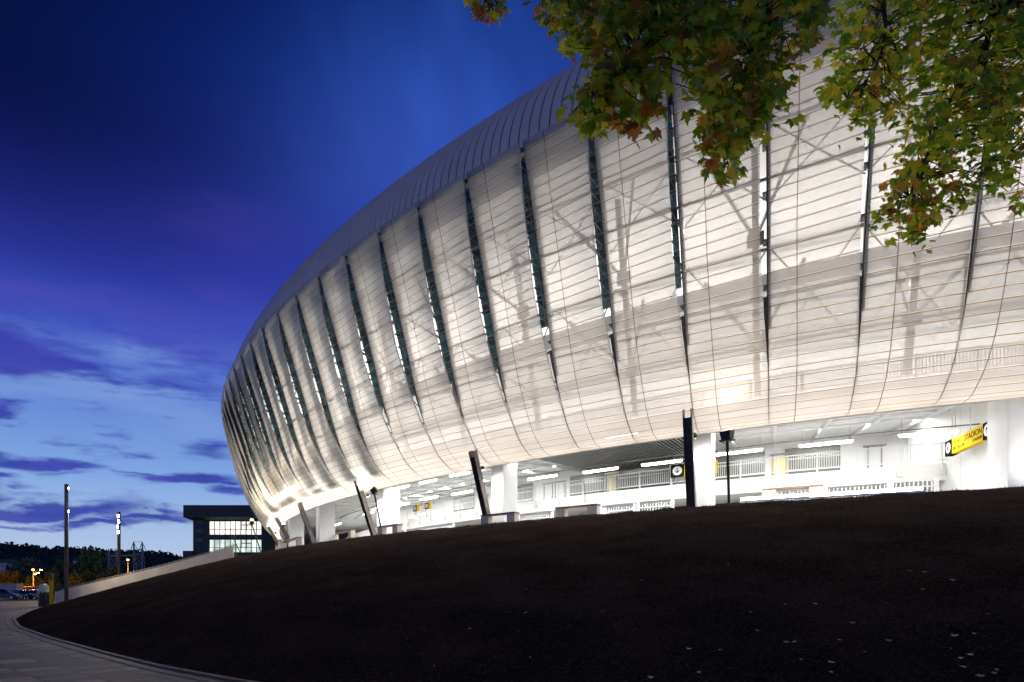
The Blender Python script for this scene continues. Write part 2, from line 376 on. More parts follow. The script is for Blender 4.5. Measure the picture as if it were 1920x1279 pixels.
# roof: ribbed metal band rolling back over the facade
rp = catmull([(5.2, 19.5), (5.02, 20.8), (4.5, 22.1), (3.6, 23.4), (2.4, 24.4), (.5, 25.2), (-4, 25.9), (-12, 26.2)], 8)
RW = P / 6
mb = MB()
drp = np.gradient(rp, axis=0); ln = np.hypot(drp[:, 0], drp[:, 1])[:, None]; rn = np.stack([drp[:, 1], -drp[:, 0]], 1) / ln
rng_s = np.arange(-9 * 6, 40 * 6)
for i in rng_s:
    s = i * RW + np.array([.05, .16, .5, .84, .95]) * RW; bul = np.array([0., .05, .1, .05, 0.])
    A = W(s[None, :], rp[:, 0][:, None] + rn[:, 0][:, None] * bul, rp[:, 1][:, None] + rn[:, 1][:, None] * bul)
    mb.grid(A[:, ::-1], 0)
    s = i * RW + np.array([-.05, .05]) * RW
    A = W(s[None, :], rp[:, 0][:, None] - rn[:, 0][:, None] * .02, rp[:, 1][:, None] - rn[:, 1][:, None] * .02); mb.grid(A[:, ::-1], 1)
mb.build('roof', [M['roof'], M['roofseam']], stad, smooth=True)
mb = MB(); mb.sweep([(5.5, 19.55), (5.1, 19.5), (5.1, 19.35), (5.5, 19.4)], SA + 10, 39 * P); mb.build('gutter', M['steel'], stad)

# ------------------------------------------------------------------ lights inside the stadium
LIGHTS = dict(gal=720, mid=290, top=540)
def area(name, loc, w, h, power, col=(1, .97, .92), rot=(0, 0, 0), parent=None, spread=180):
    l = bpy.data.lights.new(name, 'AREA'); l.shape = 'RECTANGLE'; l.size = w; l.size_y = h; l.energy = power; l.color = col; l.spread = R(spread)
    o = bpy.data.objects.new(name, l); COL.objects.link(o); o.location = loc; o.rotation_euler = rot
    if parent is not None: o.parent = parent
    return o
def ang(s): t = tang(s); return math.atan2(t.y, t.x)
for k in range(-6, 26, 2):
    s = (k + .5) * P
    area('upper_room_light', Wt(s, -5, 13.8), 3, .4, LIGHTS['mid'] * (1 + max(0, k - 4) * .07), (1, .98, .95), (0, 0, ang(s)), stad)
    area('attic_light', Wt(s, -4, 18.7), 3, .4, LIGHTS['top'] * (1 + max(0, k - 4) * .12), (1, .96, .92), (0, 0, ang(s)), stad)
    area('gallery_light', Wt(s, -11, 8.9), 3, .4, LIGHTS['gal'] * .6, (1, .99, .97), (0, 0, ang(s)), stad)
# tube lights hung under the white soffit: two rows, seen one by one
tube_me = None
FRONT = [1740, 1548, 1385, 1240, 1125, 1017, 866, 804, 754, 691, 634]
EDGE = [1330, 1165, 1062, 952, 862, 802, 753]
def tube_light(s, o, z, L, label, power, grp):
    r = thing('tube_light', label, 'ceiling light', Wt(s, o, z), ang(s), grp)
    mb = MB(); mb.box((0, 0, .07), (L + .1, .16, .05)); mb.build('housing', M['rail'], r)
    mb = MB(); mb.tube([(-L / 2, 0, 0), (-L / 2 + .05, 0, 0), (L / 2 - .05, 0, 0), (L / 2, 0, 0)], [.03, .075, .075, .03], 8); mb.build('tube', M['lamp'], r)
    for q in (-L / 2 + .1, L / 2 - .1):
        mb = MB(); mb.tube([(q, 0, .09), (q, 0, .75)], .008, 4); mb.build('wire', M['rod'], r)
    a = area('lamp', (0, 0, -.1), L, .12, power, (1, .985, .95), (0, 0, 0), r); return r
FL = ['bright tube light nearest the hanging yellow sign at the right', 'bright tube light in front of the gallery railing, beside the second white post line', 'bright tube light right behind the lamp pole with the black head',
      'bright tube light under the black slatted ceiling beside the round arrow sign', 'middle bright tube light under the black slatted ceiling', 'bright tube light at the left end of the black slatted ceiling',
      'tube light just left of the thick white column with the leaning strut', 'tube light above the two small yellow signs', 'tube light left of the two small yellow signs', 'tube light between the leaning lamp pole and the next strut', 'small far tube light beside the square white column near the facade corner']
FY = [813, 832, 848, 868, 882, 895, 924, 934, 946, 962, 983]; EY = [800, 819, 838, 859, 889, 903, 914]
def zy(s, o, y): return (YH - y) / F * float(W(s, o, 0)[1])
for x, y, lb in zip(FRONT, FY, FL): tube_light(s_of(x, -6.0), -6.0, zy(s_of(x, -6.0), -6., y), 2.1, lb, 60 if x > 1700 else 220, 'tube lights hung over the concourse')
EL = ['tube light close under the facade edge, left of the lamp pole with the black head', 'tube light close under the facade edge, by the slats near the round arrow sign', 'tube light close under the facade edge, in front of the middle of the slats', 'tube light close under the facade edge, beside the thick white column',
      'tube light close under the facade edge left of the thick white column', 'tube light close under the facade edge above the small yellow signs', 'farthest tube light close under the facade edge, right of the leaning lamp pole']
for x, y, lb in zip(EDGE, EY, EL): tube_light(s_of(x, -2.2), -2.2, zy(s_of(x, -2.2), -2.2, y), 1.7, lb, 90, 'tube lights close under the facade edge')

# ------------------------------------------------------------------ mound, plaza, paving, ground
toe = [(44, -14), (25, -3), (17, 1.2), (11, 3.6), (6.4, 5.6), (4.2, 6.4), (2, 7.9), (-2.08, 10.7), (-4.6, 13.1), (-6.97, 15.8), (-10.9, 20.5), (-15.5, 26.5), (-19.9, 33.5), (-23.6, 41), (-27, 48), (-34, 63.2)]
def crestp(s): return W(s, 2.0, 3.45)
WALL = [(437, 1045), (300, 1085), (200, 1108), (124, 1127), (100, 1134)]
WP = [np.array(at(x, y, 64)) for x, y in WALL]
back = [crestp(-40), crestp(-24), crestp(-14), crestp(-7), crestp(-2), crestp(1), crestp(4), crestp(10), crestp(15), crestp(21), crestp(29), crestp(38), (WP[0] + crestp(45)) / 2, WP[0], WP[2], WP[4]]
def interp_poly(pts, idx):
    p = np.array([list(q) + [0] * (3 - len(q)) for q in pts], float); c = catmull(p, 16) if p.shape[1] == 2 else None
    out = np.stack([np.interp(idx, np.arange(len(p)), p[:, i]) for i in range(3)], -1)
    # smooth by local averaging of the polyline
    for _ in range(6): out[1:-1] = (out[:-2] + 2 * out[1:-1] + out[2:]) / 4
    return out
idx = np.linspace(0, len(toe) - 1, 190)
TO = interp_poly(toe, idx); BA = interp_poly(back, idx)
# exact crest where it follows the curve
tt = np.linspace(0, 1, 70)
f = tt * (1.12 - .12 * tt)
MG = TO[:, None, :] * (1 - tt)[None, :, None] + BA[:, None, :] * tt[None, :, None]
MG[..., 2] = TO[:, 2][:, None] * (1 - f) + BA[:, 2][:, None] * f
ph = MG[..., 0] * 1.3 + MG[..., 1] * .7
bumps = .015 * np.sin(ph * 1.7 + 2 * np.sin(MG[..., 1] * .9)) + .012 * np.sin(MG[..., 0] * 2.9 - MG[..., 1] * 2.1) + RNG.normal(0, .012, ph.shape)
MG[..., 2] += bumps * np.clip(tt * 8, 0, 1)[None, :]
mb = MB(); mb.grid(MG[:, ::-1])
# far side of the ridge, falling behind the crest to the plaza
lip_ = MG[:, -1, :].copy(); inn = lip_.copy(); inn[:, 2] = np.minimum(lip_[:, 2] - .6, 4.4)
nI = 190 * 13 // 15
dirs = np.gradient(lip_[:, :2], axis=0); nn = np.stack([dirs[:, 1], -dirs[:, 0]], 1); nn /= np.linalg.norm(nn, axis=1)[:, None]
inn[:, :2] += nn * .8
E_ = np.stack([lip_, inn], 1); mb.grid(E_[:nI, ::-1])
def soil():
    m, t, b = nt('dark_soil'); g = NG(t); tc = t.nodes.new('ShaderNodeTexCoord')
    n1 = g.noise(tc.outputs['Object'], .5, 6, .6); n2 = g.noise(tc.outputs['Object'], 22, 5, .7); n3 = g.noise(tc.outputs['Object'], 6, 5, .65)
    c = g.mix(g.smooth(n1, .35, .65), (.024, .017, .013), (.056, .036, .028)); c = g.mix(g.smooth(n2, .45, .75), c, (.15, .105, .08)); c = g.mix(g.smooth(n3, .55, .75), c, (.014, .010, .008))
    t.links.new(c, b.inputs['Base Color']); b.inputs['Roughness'].default_value = .95; b.inputs['Specular IOR Level'].default_value = .0
    bp = t.nodes.new('ShaderNodeBump'); bp.inputs['Strength'].default_value = 1.; bp.inputs['Distance'].default_value = .12; t.links.new(g.m('ADD', n2, n3), bp.inputs['Height']); t.links.new(bp.outputs[0], b.inputs['Normal']); return m
M['soil'] = soil()
mound = tag(mb.build('mound', M['soil'], smooth=True), kind='structure')
BVH = BVHTree.FromPolygons([tuple(q) for q in mb.v], mb.f)
def on_mound(x, y):
    d = Vector(((x - CX) / F, 1, (YH - y) / F)).normalized(); h = BVH.ray_cast(Vector((0, 0, EYE)), d); return h[0], h[1]
def mound_z(x, y):
    h = BVH.ray_cast(Vector((x, y, 60)), Vector((0, 0, -1))); return h[0].z if h[0] else 0.
mb = MB(); t = np.arange(-40, 70, 1.); mb.grid(np.stack([W(t, -20, 2.72), W(t, 1.4, 2.72)], 1)); tag(mb.build('plaza', M['plaza']), kind='structure')
def paving():
    m, t, b = nt('grey_pavers'); g = NG(t); tc = t.nodes.new('ShaderNodeTexCoord')
    mp = t.nodes.new('ShaderNodeMapping'); mp.inputs['Rotation'].default_value = (0, 0, R(-134)); t.links.new(tc.outputs['Object'], mp.inputs['Vector'])
    br = t.nodes.new('ShaderNodeTexBrick'); t.links.new(mp.outputs[0], br.inputs['Vector']); br.offset = .0; br.squash = 1
    br.inputs['Scale'].default_value = 1; br.inputs['Brick Width'].default_value = .42; br.inputs['Row Height'].default_value = .84; br.inputs['Mortar Size'].default_value = .018; br.inputs['Mortar Smooth'].default_value = .2
    br.inputs['Color1'].default_value = (.0, .0, .0, 1); br.inputs['Color2'].default_value = (1, 1, 1, 1); br.inputs['Mortar'].default_value = (0, 0, 0, 1); br.inputs['Bias'].default_value = 0
    n = g.noise(tc.outputs['Object'], 60, 3, .6); n2 = g.noise(tc.outputs['Object'], .4, 4)
    sp = t.nodes.new('ShaderNodeSeparateColor'); t.links.new(br.outputs['Color'], sp.inputs[0])
    c = g.mix(g.smooth(sp.outputs[0], .55, .95), (.13, .105, .075), (.42, .33, .23)); c = g.mix(g.m('MULTIPLY', n, .35), c, (.06, .058, .055)); c = g.mix(g.m('MULTIPLY', g.smooth(n2, .4, .7), .35), c, (.09, .085, .08))
    c = g.mix(br.outputs['Fac'], c, (.02, .019, .018))
    t.links.new(c, b.inputs['Base Color']); b.inputs['Roughness'].default_value = .75
    bp = t.nodes.new('ShaderNodeBump'); bp.inputs['Strength'].default_value = .35; bp.inputs['Distance'].default_value = .02; t.links.new(g.m('SUBTRACT', n, g.m('MULTIPLY', br.outputs['Fac'], 2.)), bp.inputs['Height']); t.links.new(bp.outputs[0], b.inputs['Normal']); return m
M['paving'] = paving()
M['ground'] = mat('dark_ground', (.055, .05, .042), .9, var=.3, scale=.3)
M['asphalt'] = mat('asphalt', (.06, .058, .055), .8, var=.2, scale=3, bump=.1)
mb = MB(); mb.add([(-4000, -1500, -.02), (4000, -1500, -.02), (4000, 5000, -.02), (-4000, 5000, -.02)], [(0, 1, 2, 3)]); tag(mb.build('ground', M['ground']), kind='structure')
mb = MB(); mb.add([(-70, -30, 0), (60, -30, 0), (60, 12, 0), (20, 20, 0), (-5, 40, 0), (-24, 66, 0), (-70, 66, 0)], [tuple(range(7))]); tag(mb.build('path', M['paving']), kind='structure')
mb = MB(); mb.add([(-140, 66, -.004), (-20, 66, -.004), (-20, 128, -.004), (-140, 128, -.004)], [(0, 1, 2, 3)]); tag(mb.build('car_park', M['asphalt']), kind='structure')
# edging of the mound: light kerb, dark drain slot, light kerb
td = np.gradient(TO[:, :2], axis=0); tn = np.stack([td[:, 1], -td[:, 0]], 1); tn /= np.linalg.norm(tn, axis=1)[:, None]
if np.dot(tn[90], TO[90, :2]) > 0: tn = -tn
def ribbon(d0, d1, h, name, mt):
    mb = MB(); a = TO[:, :2] + tn * d0; b = TO[:, :2] + tn * d1; z0 = np.zeros(len(a)); zh = np.full(len(a), h)
    A = np.stack([np.column_stack([a, z0 - .05]), np.column_stack([a, zh]), np.column_stack([b, zh]), np.column_stack([b, z0 - .05])], 1); mb.grid(A[:, ::-1]); return mb.build(name, mt)
M['kerb'] = mat('weathered_kerb', (.15, .115, .085), .85, var=.4, scale=5, bump=.15)
M['joint'] = mat('dark_kerb_joint', (.03, .027, .024), .9)
jb = MB(); Lk = np.concatenate([[0], np.cumsum(np.linalg.norm(np.diff(TO[:, :2], axis=0), axis=1))])
for l in np.arange(0, Lk[-1], 1.0):
    p_ = np.array([np.interp(l, Lk, TO[:, i] - 0) for i in (0, 1)]); n_ = np.array([np.interp(l, Lk, tn[:, i]) for i in (0, 1)]); d_ = np.array([-n_[1], n_[0]]) * .006
    for d0, d1, h in ((-.05, .092, .043), (.31, .452, .015)):
        q = [p_ + n_ * d0 - d_, p_ + n_ * d1 - d_, p_ + n_ * d1 + d_, p_ + n_ * d0 + d_]; jb.add([(x[0], x[1], h) for x in q], [(0, 1, 2, 3)])
tag(ribbon(-.05, .09, .04, 'kerb', M['kerb']), kind='structure'); tag(jb.build('kerb_joints', M['joint']), kind='structure')
tag(ribbon(.09, .31, .006, 'drain', mat('dark_drain_slot', (.018, .012, .011), .7, var=.3, scale=20)), kind='structure')
tag(ribbon(.31, .45, .012, 'kerb', M['kerb']), kind='structure')
# concrete ramp wall left of the mound
YW = 64.0
top = [(437, 1024), (430, 1026), (380, 1041), (300, 1063), (200, 1087), (130, 1103), (103, 1110)]
mb = MB(); fr = [at(x, y, YW) for x, y in top]
vs = []
for p in fr: vs += [p, (p[0], p[1] + .35, p[2]), (p[0], p[1], -.3), (p[0], p[1] + .35, -.3)]
n = len(fr); fs = []
for i in range(n - 1):
    a, b = i * 4, (i + 1) * 4; fs += [(a, a + 2, b + 2, b), (a + 1, a, b, b + 1), (a + 3, a + 1, b + 1, b + 3)]
fs += [(0, 1, 3, 2), ((n - 1) * 4, (n - 1) * 4 + 2, (n - 1) * 4 + 3, (n - 1) * 4 + 1)]
mb.add(vs, fs); tag(mb.build('retaining_wall', mat('warm_concrete_wall', (.62, .54, .45), .8, var=.12, scale=.8, bump=.08)), 'long pale concrete wall rising along the left edge of the dark mound', 'wall')
# handrail of the ramp behind the wall
mb = MB()
for dy in (0, 6): mb.tube([(p[0], p[1] + 1.6, p[2] + .25 + dy * .02) for p in fr], .03, 5)
for i in np.linspace(0, n - 1, 14):
    p = [np.interp(i, range(n), [q[j] for q in fr]) for j in range(3)]; mb.tube([(p[0], p[1] + 1.6, p[2] - 1), (p[0], p[1] + 1.6, p[2] + .38)], .025, 5)
tag(mb.build('ramp_railing', M['rod']), 'thin grey ramp railing just behind the sloping concrete wall', 'railing')
def rebase(root, L):
    L = Vector(L); root.location = L
    for o in bpy.data.objects:
        if o.parent == root: o.location = Vector(o.location) - L
def text_mesh(body, size, name, mt, parent, loc, sx=1.0, align='CENTER'):
    cu = bpy.data.curves.new(name, 'FONT'); cu.body = body; cu.size = size; cu.align_x = align; cu.align_y = 'CENTER'; cu.extrude = .004; cu.resolution_u = 3
    tmp = bpy.data.objects.new(name, cu); COL.objects.link(tmp)
    me = bpy.data.meshes.new_from_object(tmp.evaluated_get(bpy.context.evaluated_depsgraph_get()))
    bpy.data.objects.remove(tmp); bpy.data.curves.remove(cu)
    me.materials.clear(); me.materials.append(mt)
    o = bpy.data.objects.new(name, me); COL.objects.link(o); o.parent = parent; o.location = loc; o.rotation_euler = (R(90), 0, 0); o.scale = (sx, 1, 1); return o
def disc(mb, c, r, y, n=28):
    mb.add([(c[0] + r * math.cos(2 * math.pi * i / n), y, c[1] + r * math.sin(2 * math.pi * i / n)) for i in range(n)], [tuple(range(n))])
def arrow(mb, c, r, y, a):
    pts = [(-.09, -.8), (.09, -.8), (.09, .25), (.45, -.1), (.58, .05), (0, .75), (-.58, .05), (-.45, -.1), (-.09, .25)]
    ca, sa = math.cos(a), math.sin(a); q = [(c[0] + r * (ca * x - sa * z), y, c[1] + r * (sa * x + ca * z)) for x, z in pts]
    mb.add(q, [(0, 1, 2, 8), (2, 3, 4, 5), (2, 5, 8), (5, 6, 7, 8)])
def sign(loc, rz, L, H, T, label, caps, texts, hang=1.0, group=None):
    # local x runs left to right as read, -y faces the reader, z up from the bottom edge
    r = thing('direction_sign', label, 'sign', loc, rz, group)
    mb = MB(); mb.box((L / 2, 0, H / 2), (L, T, H)); bevel(mb.build('board', M['yellow'], r), .01)
    for x0, a in caps:
        mb = MB(); mb.box((x0 + H / 2, 0, H / 2), (H, T + .02, H + .01)); p = mb.build('arrow_panel', M['signblack'], r)
        mb = MB(); disc(mb, (x0 + H / 2, H / 2), H * .36, -T / 2 - .015); p2 = mb.build('disc', M['signwhite'], p)
        mb = MB(); arrow(mb, (x0 + H / 2, H / 2), H * .28, -T / 2 - .02, a); mb.build('arrow', M['signblack'], p)
    for body, size, x, z, al in texts: text_mesh(body, size, 'lettering', M['signblack'], r, (x, -T / 2 - .004, z), 1.0, al)
    if hang:
        for q in (.08, .5, .92):
            mb = MB(); mb.tube([(L * q, 0, H), (L * q, 0, H + hang)], .02, 6); mb.build('hanger', M['rail'], r)
    return r
# big hanging sign at the right
pn = Vector(at(1867, 815, 24.6)); pf = Vector(at(1779, 856, 28.4)); dx = pn - pf; dx.z = 0; L = dx.length
sign((pf.x, pf.y, pf.z), math.atan2(dx.y, dx.x), L, .68, .26, 'long yellow hanging sign with lettering and a black arrow square at each end', [(0, R(90)), (L - .68, 0)],
     [('STADION', .36, L - .76, .44, 'RIGHT'), ('STADIUM', .19, L - .76, .17, 'RIGHT'), ('I  X  III', .22, .76, .47, 'LEFT'), ('ZV1.ZV2.ZVI', .2, .76, .19, 'LEFT')], 1.1)
def facing(s): t = -tang(s); return math.atan2(t.y, t.x)
s = s_of(1268, -8.5); q = at(1258, 896, float(W(s, -8.5, 0)[1]))
sign(q, facing(s), 2.4, .72, .12, 'black square sign with a white disc and down arrow, half hidden behind the strut', [(0, R(180))], [], .5)
for x, y, lb in ((776, 959.5, 'left one of the two small yellow signs with black arrow squares'), (797.5, 955, 'right one of the two small yellow signs with black arrow squares')):
    s = s_of(x + 7, -8.5); q = at(x, y, float(W(s, -8.5, 0)[1]))
    sign(q, facing(s), .85, .5, .1, lb, [(0, R(180))], [('I.III', .12, .55, .3, 'LEFT')], .5)
s = s_of(1750, -11); q = at(1743, 853, float(W(s, -11, 0)[1]))
sign(q, facing(s) - .6, .9, .5, .1, 'small yellow sign behind the right end of the gallery railing', [(0, R(90))], [('ZV', .2, .58, .25, 'LEFT')], .6)
# benches on the ridge
def bench(x0, x1, ytop, o, label):
    sa, sb = s_of(x0, o), s_of(x1, o); s = (sa + sb) / 2; c = W(s, o, 0); L = abs(sa - sb); zt = (YH - ytop) / F * float(c[1]) + EYE
    r = thing('bench', label, 'bench', (float(c[0]), float(c[1]), zt - .5), facing(s), 'wood topped benches on the ridge')
    mb = MB(); mb.box((0, 0, .47), (L, .5, .07)); bevel(mb.build('seat', M['wood'], r), .008)
    for q in (-1, 1):
        mb = MB(); mb.box((q * (L / 2 - .27), 0, .0), (.5, .44, .85)); bevel(mb.build('leg', M['concrete'], r), .015)
for a in ((905, 970, 963.5, .2, 'wood topped bench at the foot of the thick white column and its strut'), (1045, 1122, 949, -1.2, 'tall wood topped bench standing alone between two columns'), (712, 750, 985.5, .3, 'wood topped bench beside the leaning lamp pole'),
          (1432, 1540, 914, -3.0, 'long wood topped bench in front of the white picket fence'), (628, 662, 997, -3.4, 'small wood topped bench between the two far square columns'), (533, 563, 1012, -.4, 'small bench near the facade corner beside the far strut'), (500, 527, 1018, -.8, 'farthest bench right at the facade corner')):
    bench(*a)
# white picket fences
def fence(x0, x1, o, ytop, label):
    sa, sb = sorted((s_of(x0, o), s_of(x1, o))); c = W((sa + sb) / 2, o, 0); zt = (YH - ytop) / F * float(c[1]); z0 = 2.75
    r = thing('picket_fence', label, 'fence', tuple(float(q) for q in W((sa + sb) / 2, o, z0)), 0, 'white picket fences under the gallery')
    mb = MB()
    for s in np.arange(sa, sb, .17): mb.beam(Wt(s, o, z0), Wt(s, o, zt), .045, .03, up=nrm(s))
    p = mb.build('pickets', M['rail'], r)
    mb2 = MB()
    for dz in (.25, .95, 1.8): mb2.sweep([(o - .03, zt - dz), (o + .04, zt - dz), (o + .04, zt - dz + .06), (o - .03, zt - dz + .06)], sa, sb)
    p2 = mb2.build('rails', M['rail'], r)
    ps = []
    for s in (sa, sb):
        mb3 = MB(); mb3.beam(Wt(s, o, z0), Wt(s, o, zt + .12), .13, .13, up=nrm(s)); ps.append(mb3.build('post', M['white'], r))
    for q in [p, p2] + ps: q.location = -Vector(r.location)
for a in ((1432, 1541, -4.4, 921, 'white picket fence behind the long bench'), (1549, 1667, -4.4, 913, 'white picket fence just right of the long bench'), (1672, 1756, -4.4, 904, 'white picket fence ending at the right wall'),
          (972, 1036, -7, 966, 'white picket fence right of the thick white column'), (1126, 1190, -7, 951, 'white picket fence right of the tall lone bench'), (1196, 1262, -7, 943, 'white picket fence below the round arrow sign'), (760, 850, -7, 991, 'white picket fence below the two small yellow signs')): fence(*a)
# added glowing bars that stand in for the glare of the lit plaza at the ridge
for x, y, lb in ((1450, 937, 'added glowing bar for the plaza glare, left of the others on the ridge'), (1560, 931.5, 'added glowing bar for the plaza glare, in the middle of the ridge row'), (1655, 926, 'added glowing bar for the plaza glare, nearest the right wall')):
    s = s_of(x, -.3); c = W(s, -.3, 0); z = (YH - y) / F * float(c[1])
    r = thing('glare_bar', lb, 'added glare bar', Wt(s, -.3, z - .02), facing(s), 'added glowing bars along the ridge')
    mb = MB(); mb.box((0, 0, .02), (2.5, .2, .08)); mb.build('housing', M['rail'], r)
    mb = MB(); mb.box((0, 0, .13), (2.4, .12, .13)); mb.build('lamp', M['lamp'], r)
    mb = MB()
    for q in (-1, 1): mb.box((q, 0, -.3), (.08, .08, .56))
    mb.build('leg', M['steel'], r)
    area('light', (0, .2, .2), 2.4, .2, 120, (1, .98, .95), (R(60), 0, 0), r)
# partition walls at the right
mb = MB(); sR = -3.35 * P
mb.obox(W(sR, -8, 6.0), nrm(sR) * 5.2, tang(sR) * .12, Vector((0, 0, 3.2))); mb.build('partition_wall', M['white'], stad)
sC = s_of(1908, -3.2); mb = MB(); mb.obox(W(sC, -3.2, 5.6), nrm(sC) * .5, tang(sC) * .36, Vector((0, 0, 3.1))); mb.build('column', M['white'], stad)
mb = MB(); mb.obox(W(-4.6 * P, -2.2, 5.6), nrm(sR) * 1.2, tang(sR) * .5, Vector((0, 0, 3.1))); mb.build('column', M['white'], stad)
mb = MB(); sB = s_of(1816, -7.5); mb.beam(Wt(sB, -7.5, 2.7), Wt(sB, -7.5, 8.6), .42, .35); mb.build('column', mat('brown_column', (.2, .12, .09), .6), stad)
rebase(stad, Wt(0, -12, 2.7))
# leaning poles with black floodlight heads
def floodpole(base, tip, Y, label, aim, power=0, lit=False, hs=1.0):
    b = Vector(at(*base, Y + .0)); t = Vector(at(*tip, Y - .4)); b.z = max(mound_z(b.x, b.y) - .1, b.z - 1.2) if mound_z(b.x, b.y) < b.z + .3 else b.z
    r = thing('floodlight_pole', label, 'floodlight', b, 0, 'floodlight poles on the ridge')
    L = t - b; mb = MB(); mb.tube([(0, 0, 0), L], .055 * hs, 10); mb.build('pole', M['black'], r)
    d = (Vector(aim) - t).normalized(); side = d.cross(Vector((0, 0, 1))).normalized(); up = side.cross(d)
    hx = MB(); c = L + Vector((0, 0, .2 * hs)); w = .2 * hs
    fr = [c + side * a * w * 1.05 + up * e * w * 1.1 + d * .2 * hs for a, e in ((-1, -1), (1, -1), (1, 1), (-1, 1))]; bk = [c + side * a * w * .8 + up * e * w * .9 - d * .22 * hs for a, e in ((-1, -1), (1, -1), (1, 1), (-1, 1))]
    hx.add(fr + bk, [(0, 1, 2, 3), (7, 6, 5, 4), (0, 4, 5, 1), (1, 5, 6, 2), (2, 6, 7, 3), (3, 7, 4, 0)]); hx.obox(c - Vector((0, 0, w)), side * w * 1.3, Vector((side.y, -side.x, 0)) * w * .9, Vector((0, 0, .04)))
    h = hx.build('lamp_head', M['black'], r); bevel(h, .03)
    for sg in (-1, 1):
        mb = MB(); mb.tube([L + side * sg * .02 - Vector((0, 0, .15)), L + side * sg * .13 * hs - Vector((0, 0, .1)), L + side * sg * .15 * hs, L + side * sg * .1 * hs + Vector((0, 0, .06))], .014, 6); mb.build('bracket', M['black'], r)
    mb = MB(); mb.obox(c + d * .205 * hs, side * w * .8, up * w * .8, d * .004); mb.build('lens', emit('warm_flood_lens', (1, .86, .6), 6), r)
    if power:
        l = bpy.data.lights.new('flood', 'SPOT'); l.energy = power; l.color = (1, .91, .76); l.spot_size = R(125); l.spot_blend = .9; l.shadow_soft_size = .15
        lo = bpy.data.objects.new('flood', l); COL.objects.link(lo); lo.parent = r; lo.location = c + d * .3 * hs; lo.rotation_euler = d.to_track_quat('-Z', 'Y').to_euler()
FP = 600
floodpole((1368, 946), (1363.5, 826), 25.4, 'black floodlight pole standing upright in front of the picket fences', Wt(.6 * P, 2.6, 12.5), 260)
floodpole((722, 998), (702, 926), 42.5, 'leaning pole with a black floodlight head beside the middle strut', Wt(10 * P, 3, 13), 1300)
floodpole((498, 1040), (472, 982), 60, 'thin leaning floodlight pole against the lit office windows', Wt(14 * P, 3, 14), 3600)
floodpole((455, 1044), (437.5, 1010), 62, 'short leaning pole with a small lit lamp at the end of the concrete wall', Wt(18 * P, 3, 14), 3600, True, .8)
# floodlights mounted on the struts (small heads), which wash the facade
def spotlamp(pos, aim, power, label, lens=True):
    r = thing('strut_spotlight', label, 'spotlight', pos, 0, 'small spotlights on the raking struts')
    d = (Vector(aim) - Vector(pos)).normalized()
    mb = MB(); mb.tube([(0, 0, 0), d * .05, d * .22], [.05, .12, .13], 10); mb.build('housing', M['strut'], r)
    mb = MB(); mb.tube([d * .221, d * .23], [.11, .11], 10); mb.build('lens', M['lampspot'], r)
    mb = MB(); mb.tube([(0, 0, 0), (0, .3, -.1)], .02, 5); mb.build('arm', M['strut'], r)
    l = bpy.data.lights.new('spot', 'SPOT'); l.energy = power; l.color = (1, .93, .82); l.spot_size = R(140); l.spot_blend = 1; l.shadow_soft_size = .2
    lo = bpy.data.objects.new('spot', l); COL.objects.link(lo); lo.parent = r; lo.location = d * .3; lo.rotation_euler = d.to_track_quat('-Z', 'Y').to_euler()
def on_radial(k, x, y):
    o, z = radial(k, x, y); return Wt(k * P, o, z)
spotlamp(on_radial(13, 532, 987), Wt(12.2 * P, 3, 13), 1100, 'very bright little spotlight on the second strut from the facade corner')
spotlamp(on_radial(17, 517.5, 1001), Wt(18 * P, 3, 13), 1100, 'very bright little spotlight on the strut nearest the facade corner')
spotlamp(on_radial(9, 688, 926), Wt(8.8 * P, -1.6, 3.5), 500, 'little spotlight on the strut beside the leaning pole')
spotlamp(on_radial(5, 903, 874), Wt(4.8 * P, -1.6, 3.5), 500, 'little spotlight on the strut at the thick white column')
spotlamp(on_radial(1, 1300, 812), Wt(.8 * P, -1.6, 3.5), 500, 'little spotlight on the big strut left of the black floodlight')
spotlamp(Wt(-3 * P, 1.2, 4.0), Wt(-3.6 * P, -1.4, 6), 400, 'spotlight low on the right wall near the ridge')
# --------------------------------------------------------------- left: lighting columns, post, wrapped cabinet
M['column'] = mat('grey_lighting_column', (.16, .15, .15), .45, .4, var=.1, scale=2)
def light_column(base, ytop, w, Y, lamps, label, power):
    x, y = base; p = Vector(at(x, y, Y)); zt = zat(ytop, Y); z0 = min(p.z, max(0, mound_z(p.x, p.y))) - .1
    r = thing('lighting_column', label, 'lamp post', (p.x, p.y, z0)); rad = w / 2 / F * Y
    mb = MB(); mb.tube([(0, 0, 0), (0, 0, zt - z0 - .05), (0, 0, zt - z0)], [rad, rad, rad * .92], 18); mb.build('pole', M['column'], r, smooth=True)
    mb = MB(); mb.tube([(0, 0, .02), (0, 0, .16)], rad * 1.25, 18); mb.build('base_plate', M['steel'], r)
    sz = .55 if w > 7 else 1.0
    for yy, side in lamps:
        z = zat(yy, Y) - z0; d = Vector((math.sin(side), -math.cos(side), 0)); c = d * rad * .95 + Vector((0, 0, z))
        mb = MB(); mb.obox(c, d * .05, Vector((-d.y, d.x, 0)) * .13 * sz, Vector((0, 0, .26 * sz))); f = mb.build('lamp_frame', M['steel'], r)
        mb = MB(); mb.obox(c + d * .055, d * .01, Vector((-d.y, d.x, 0)) * .1 * sz, Vector((0, 0, .22 * sz))); mb.build('lamp', M['lampspot'], r)
        if power:
            l = bpy.data.lights.new('lamp', 'SPOT'); l.energy = power; l.color = (1, .86, .68); l.shadow_soft_size = .2; l.spot_size = R(130); l.spot_blend = .8
            lo = bpy.data.objects.new('lamp', l); COL.objects.link(lo); lo.parent = r; lo.location = c + d * .25; lo.rotation_euler = (d + Vector((0, 0, -.75))).to_track_quat('-Z', 'Y').to_euler()
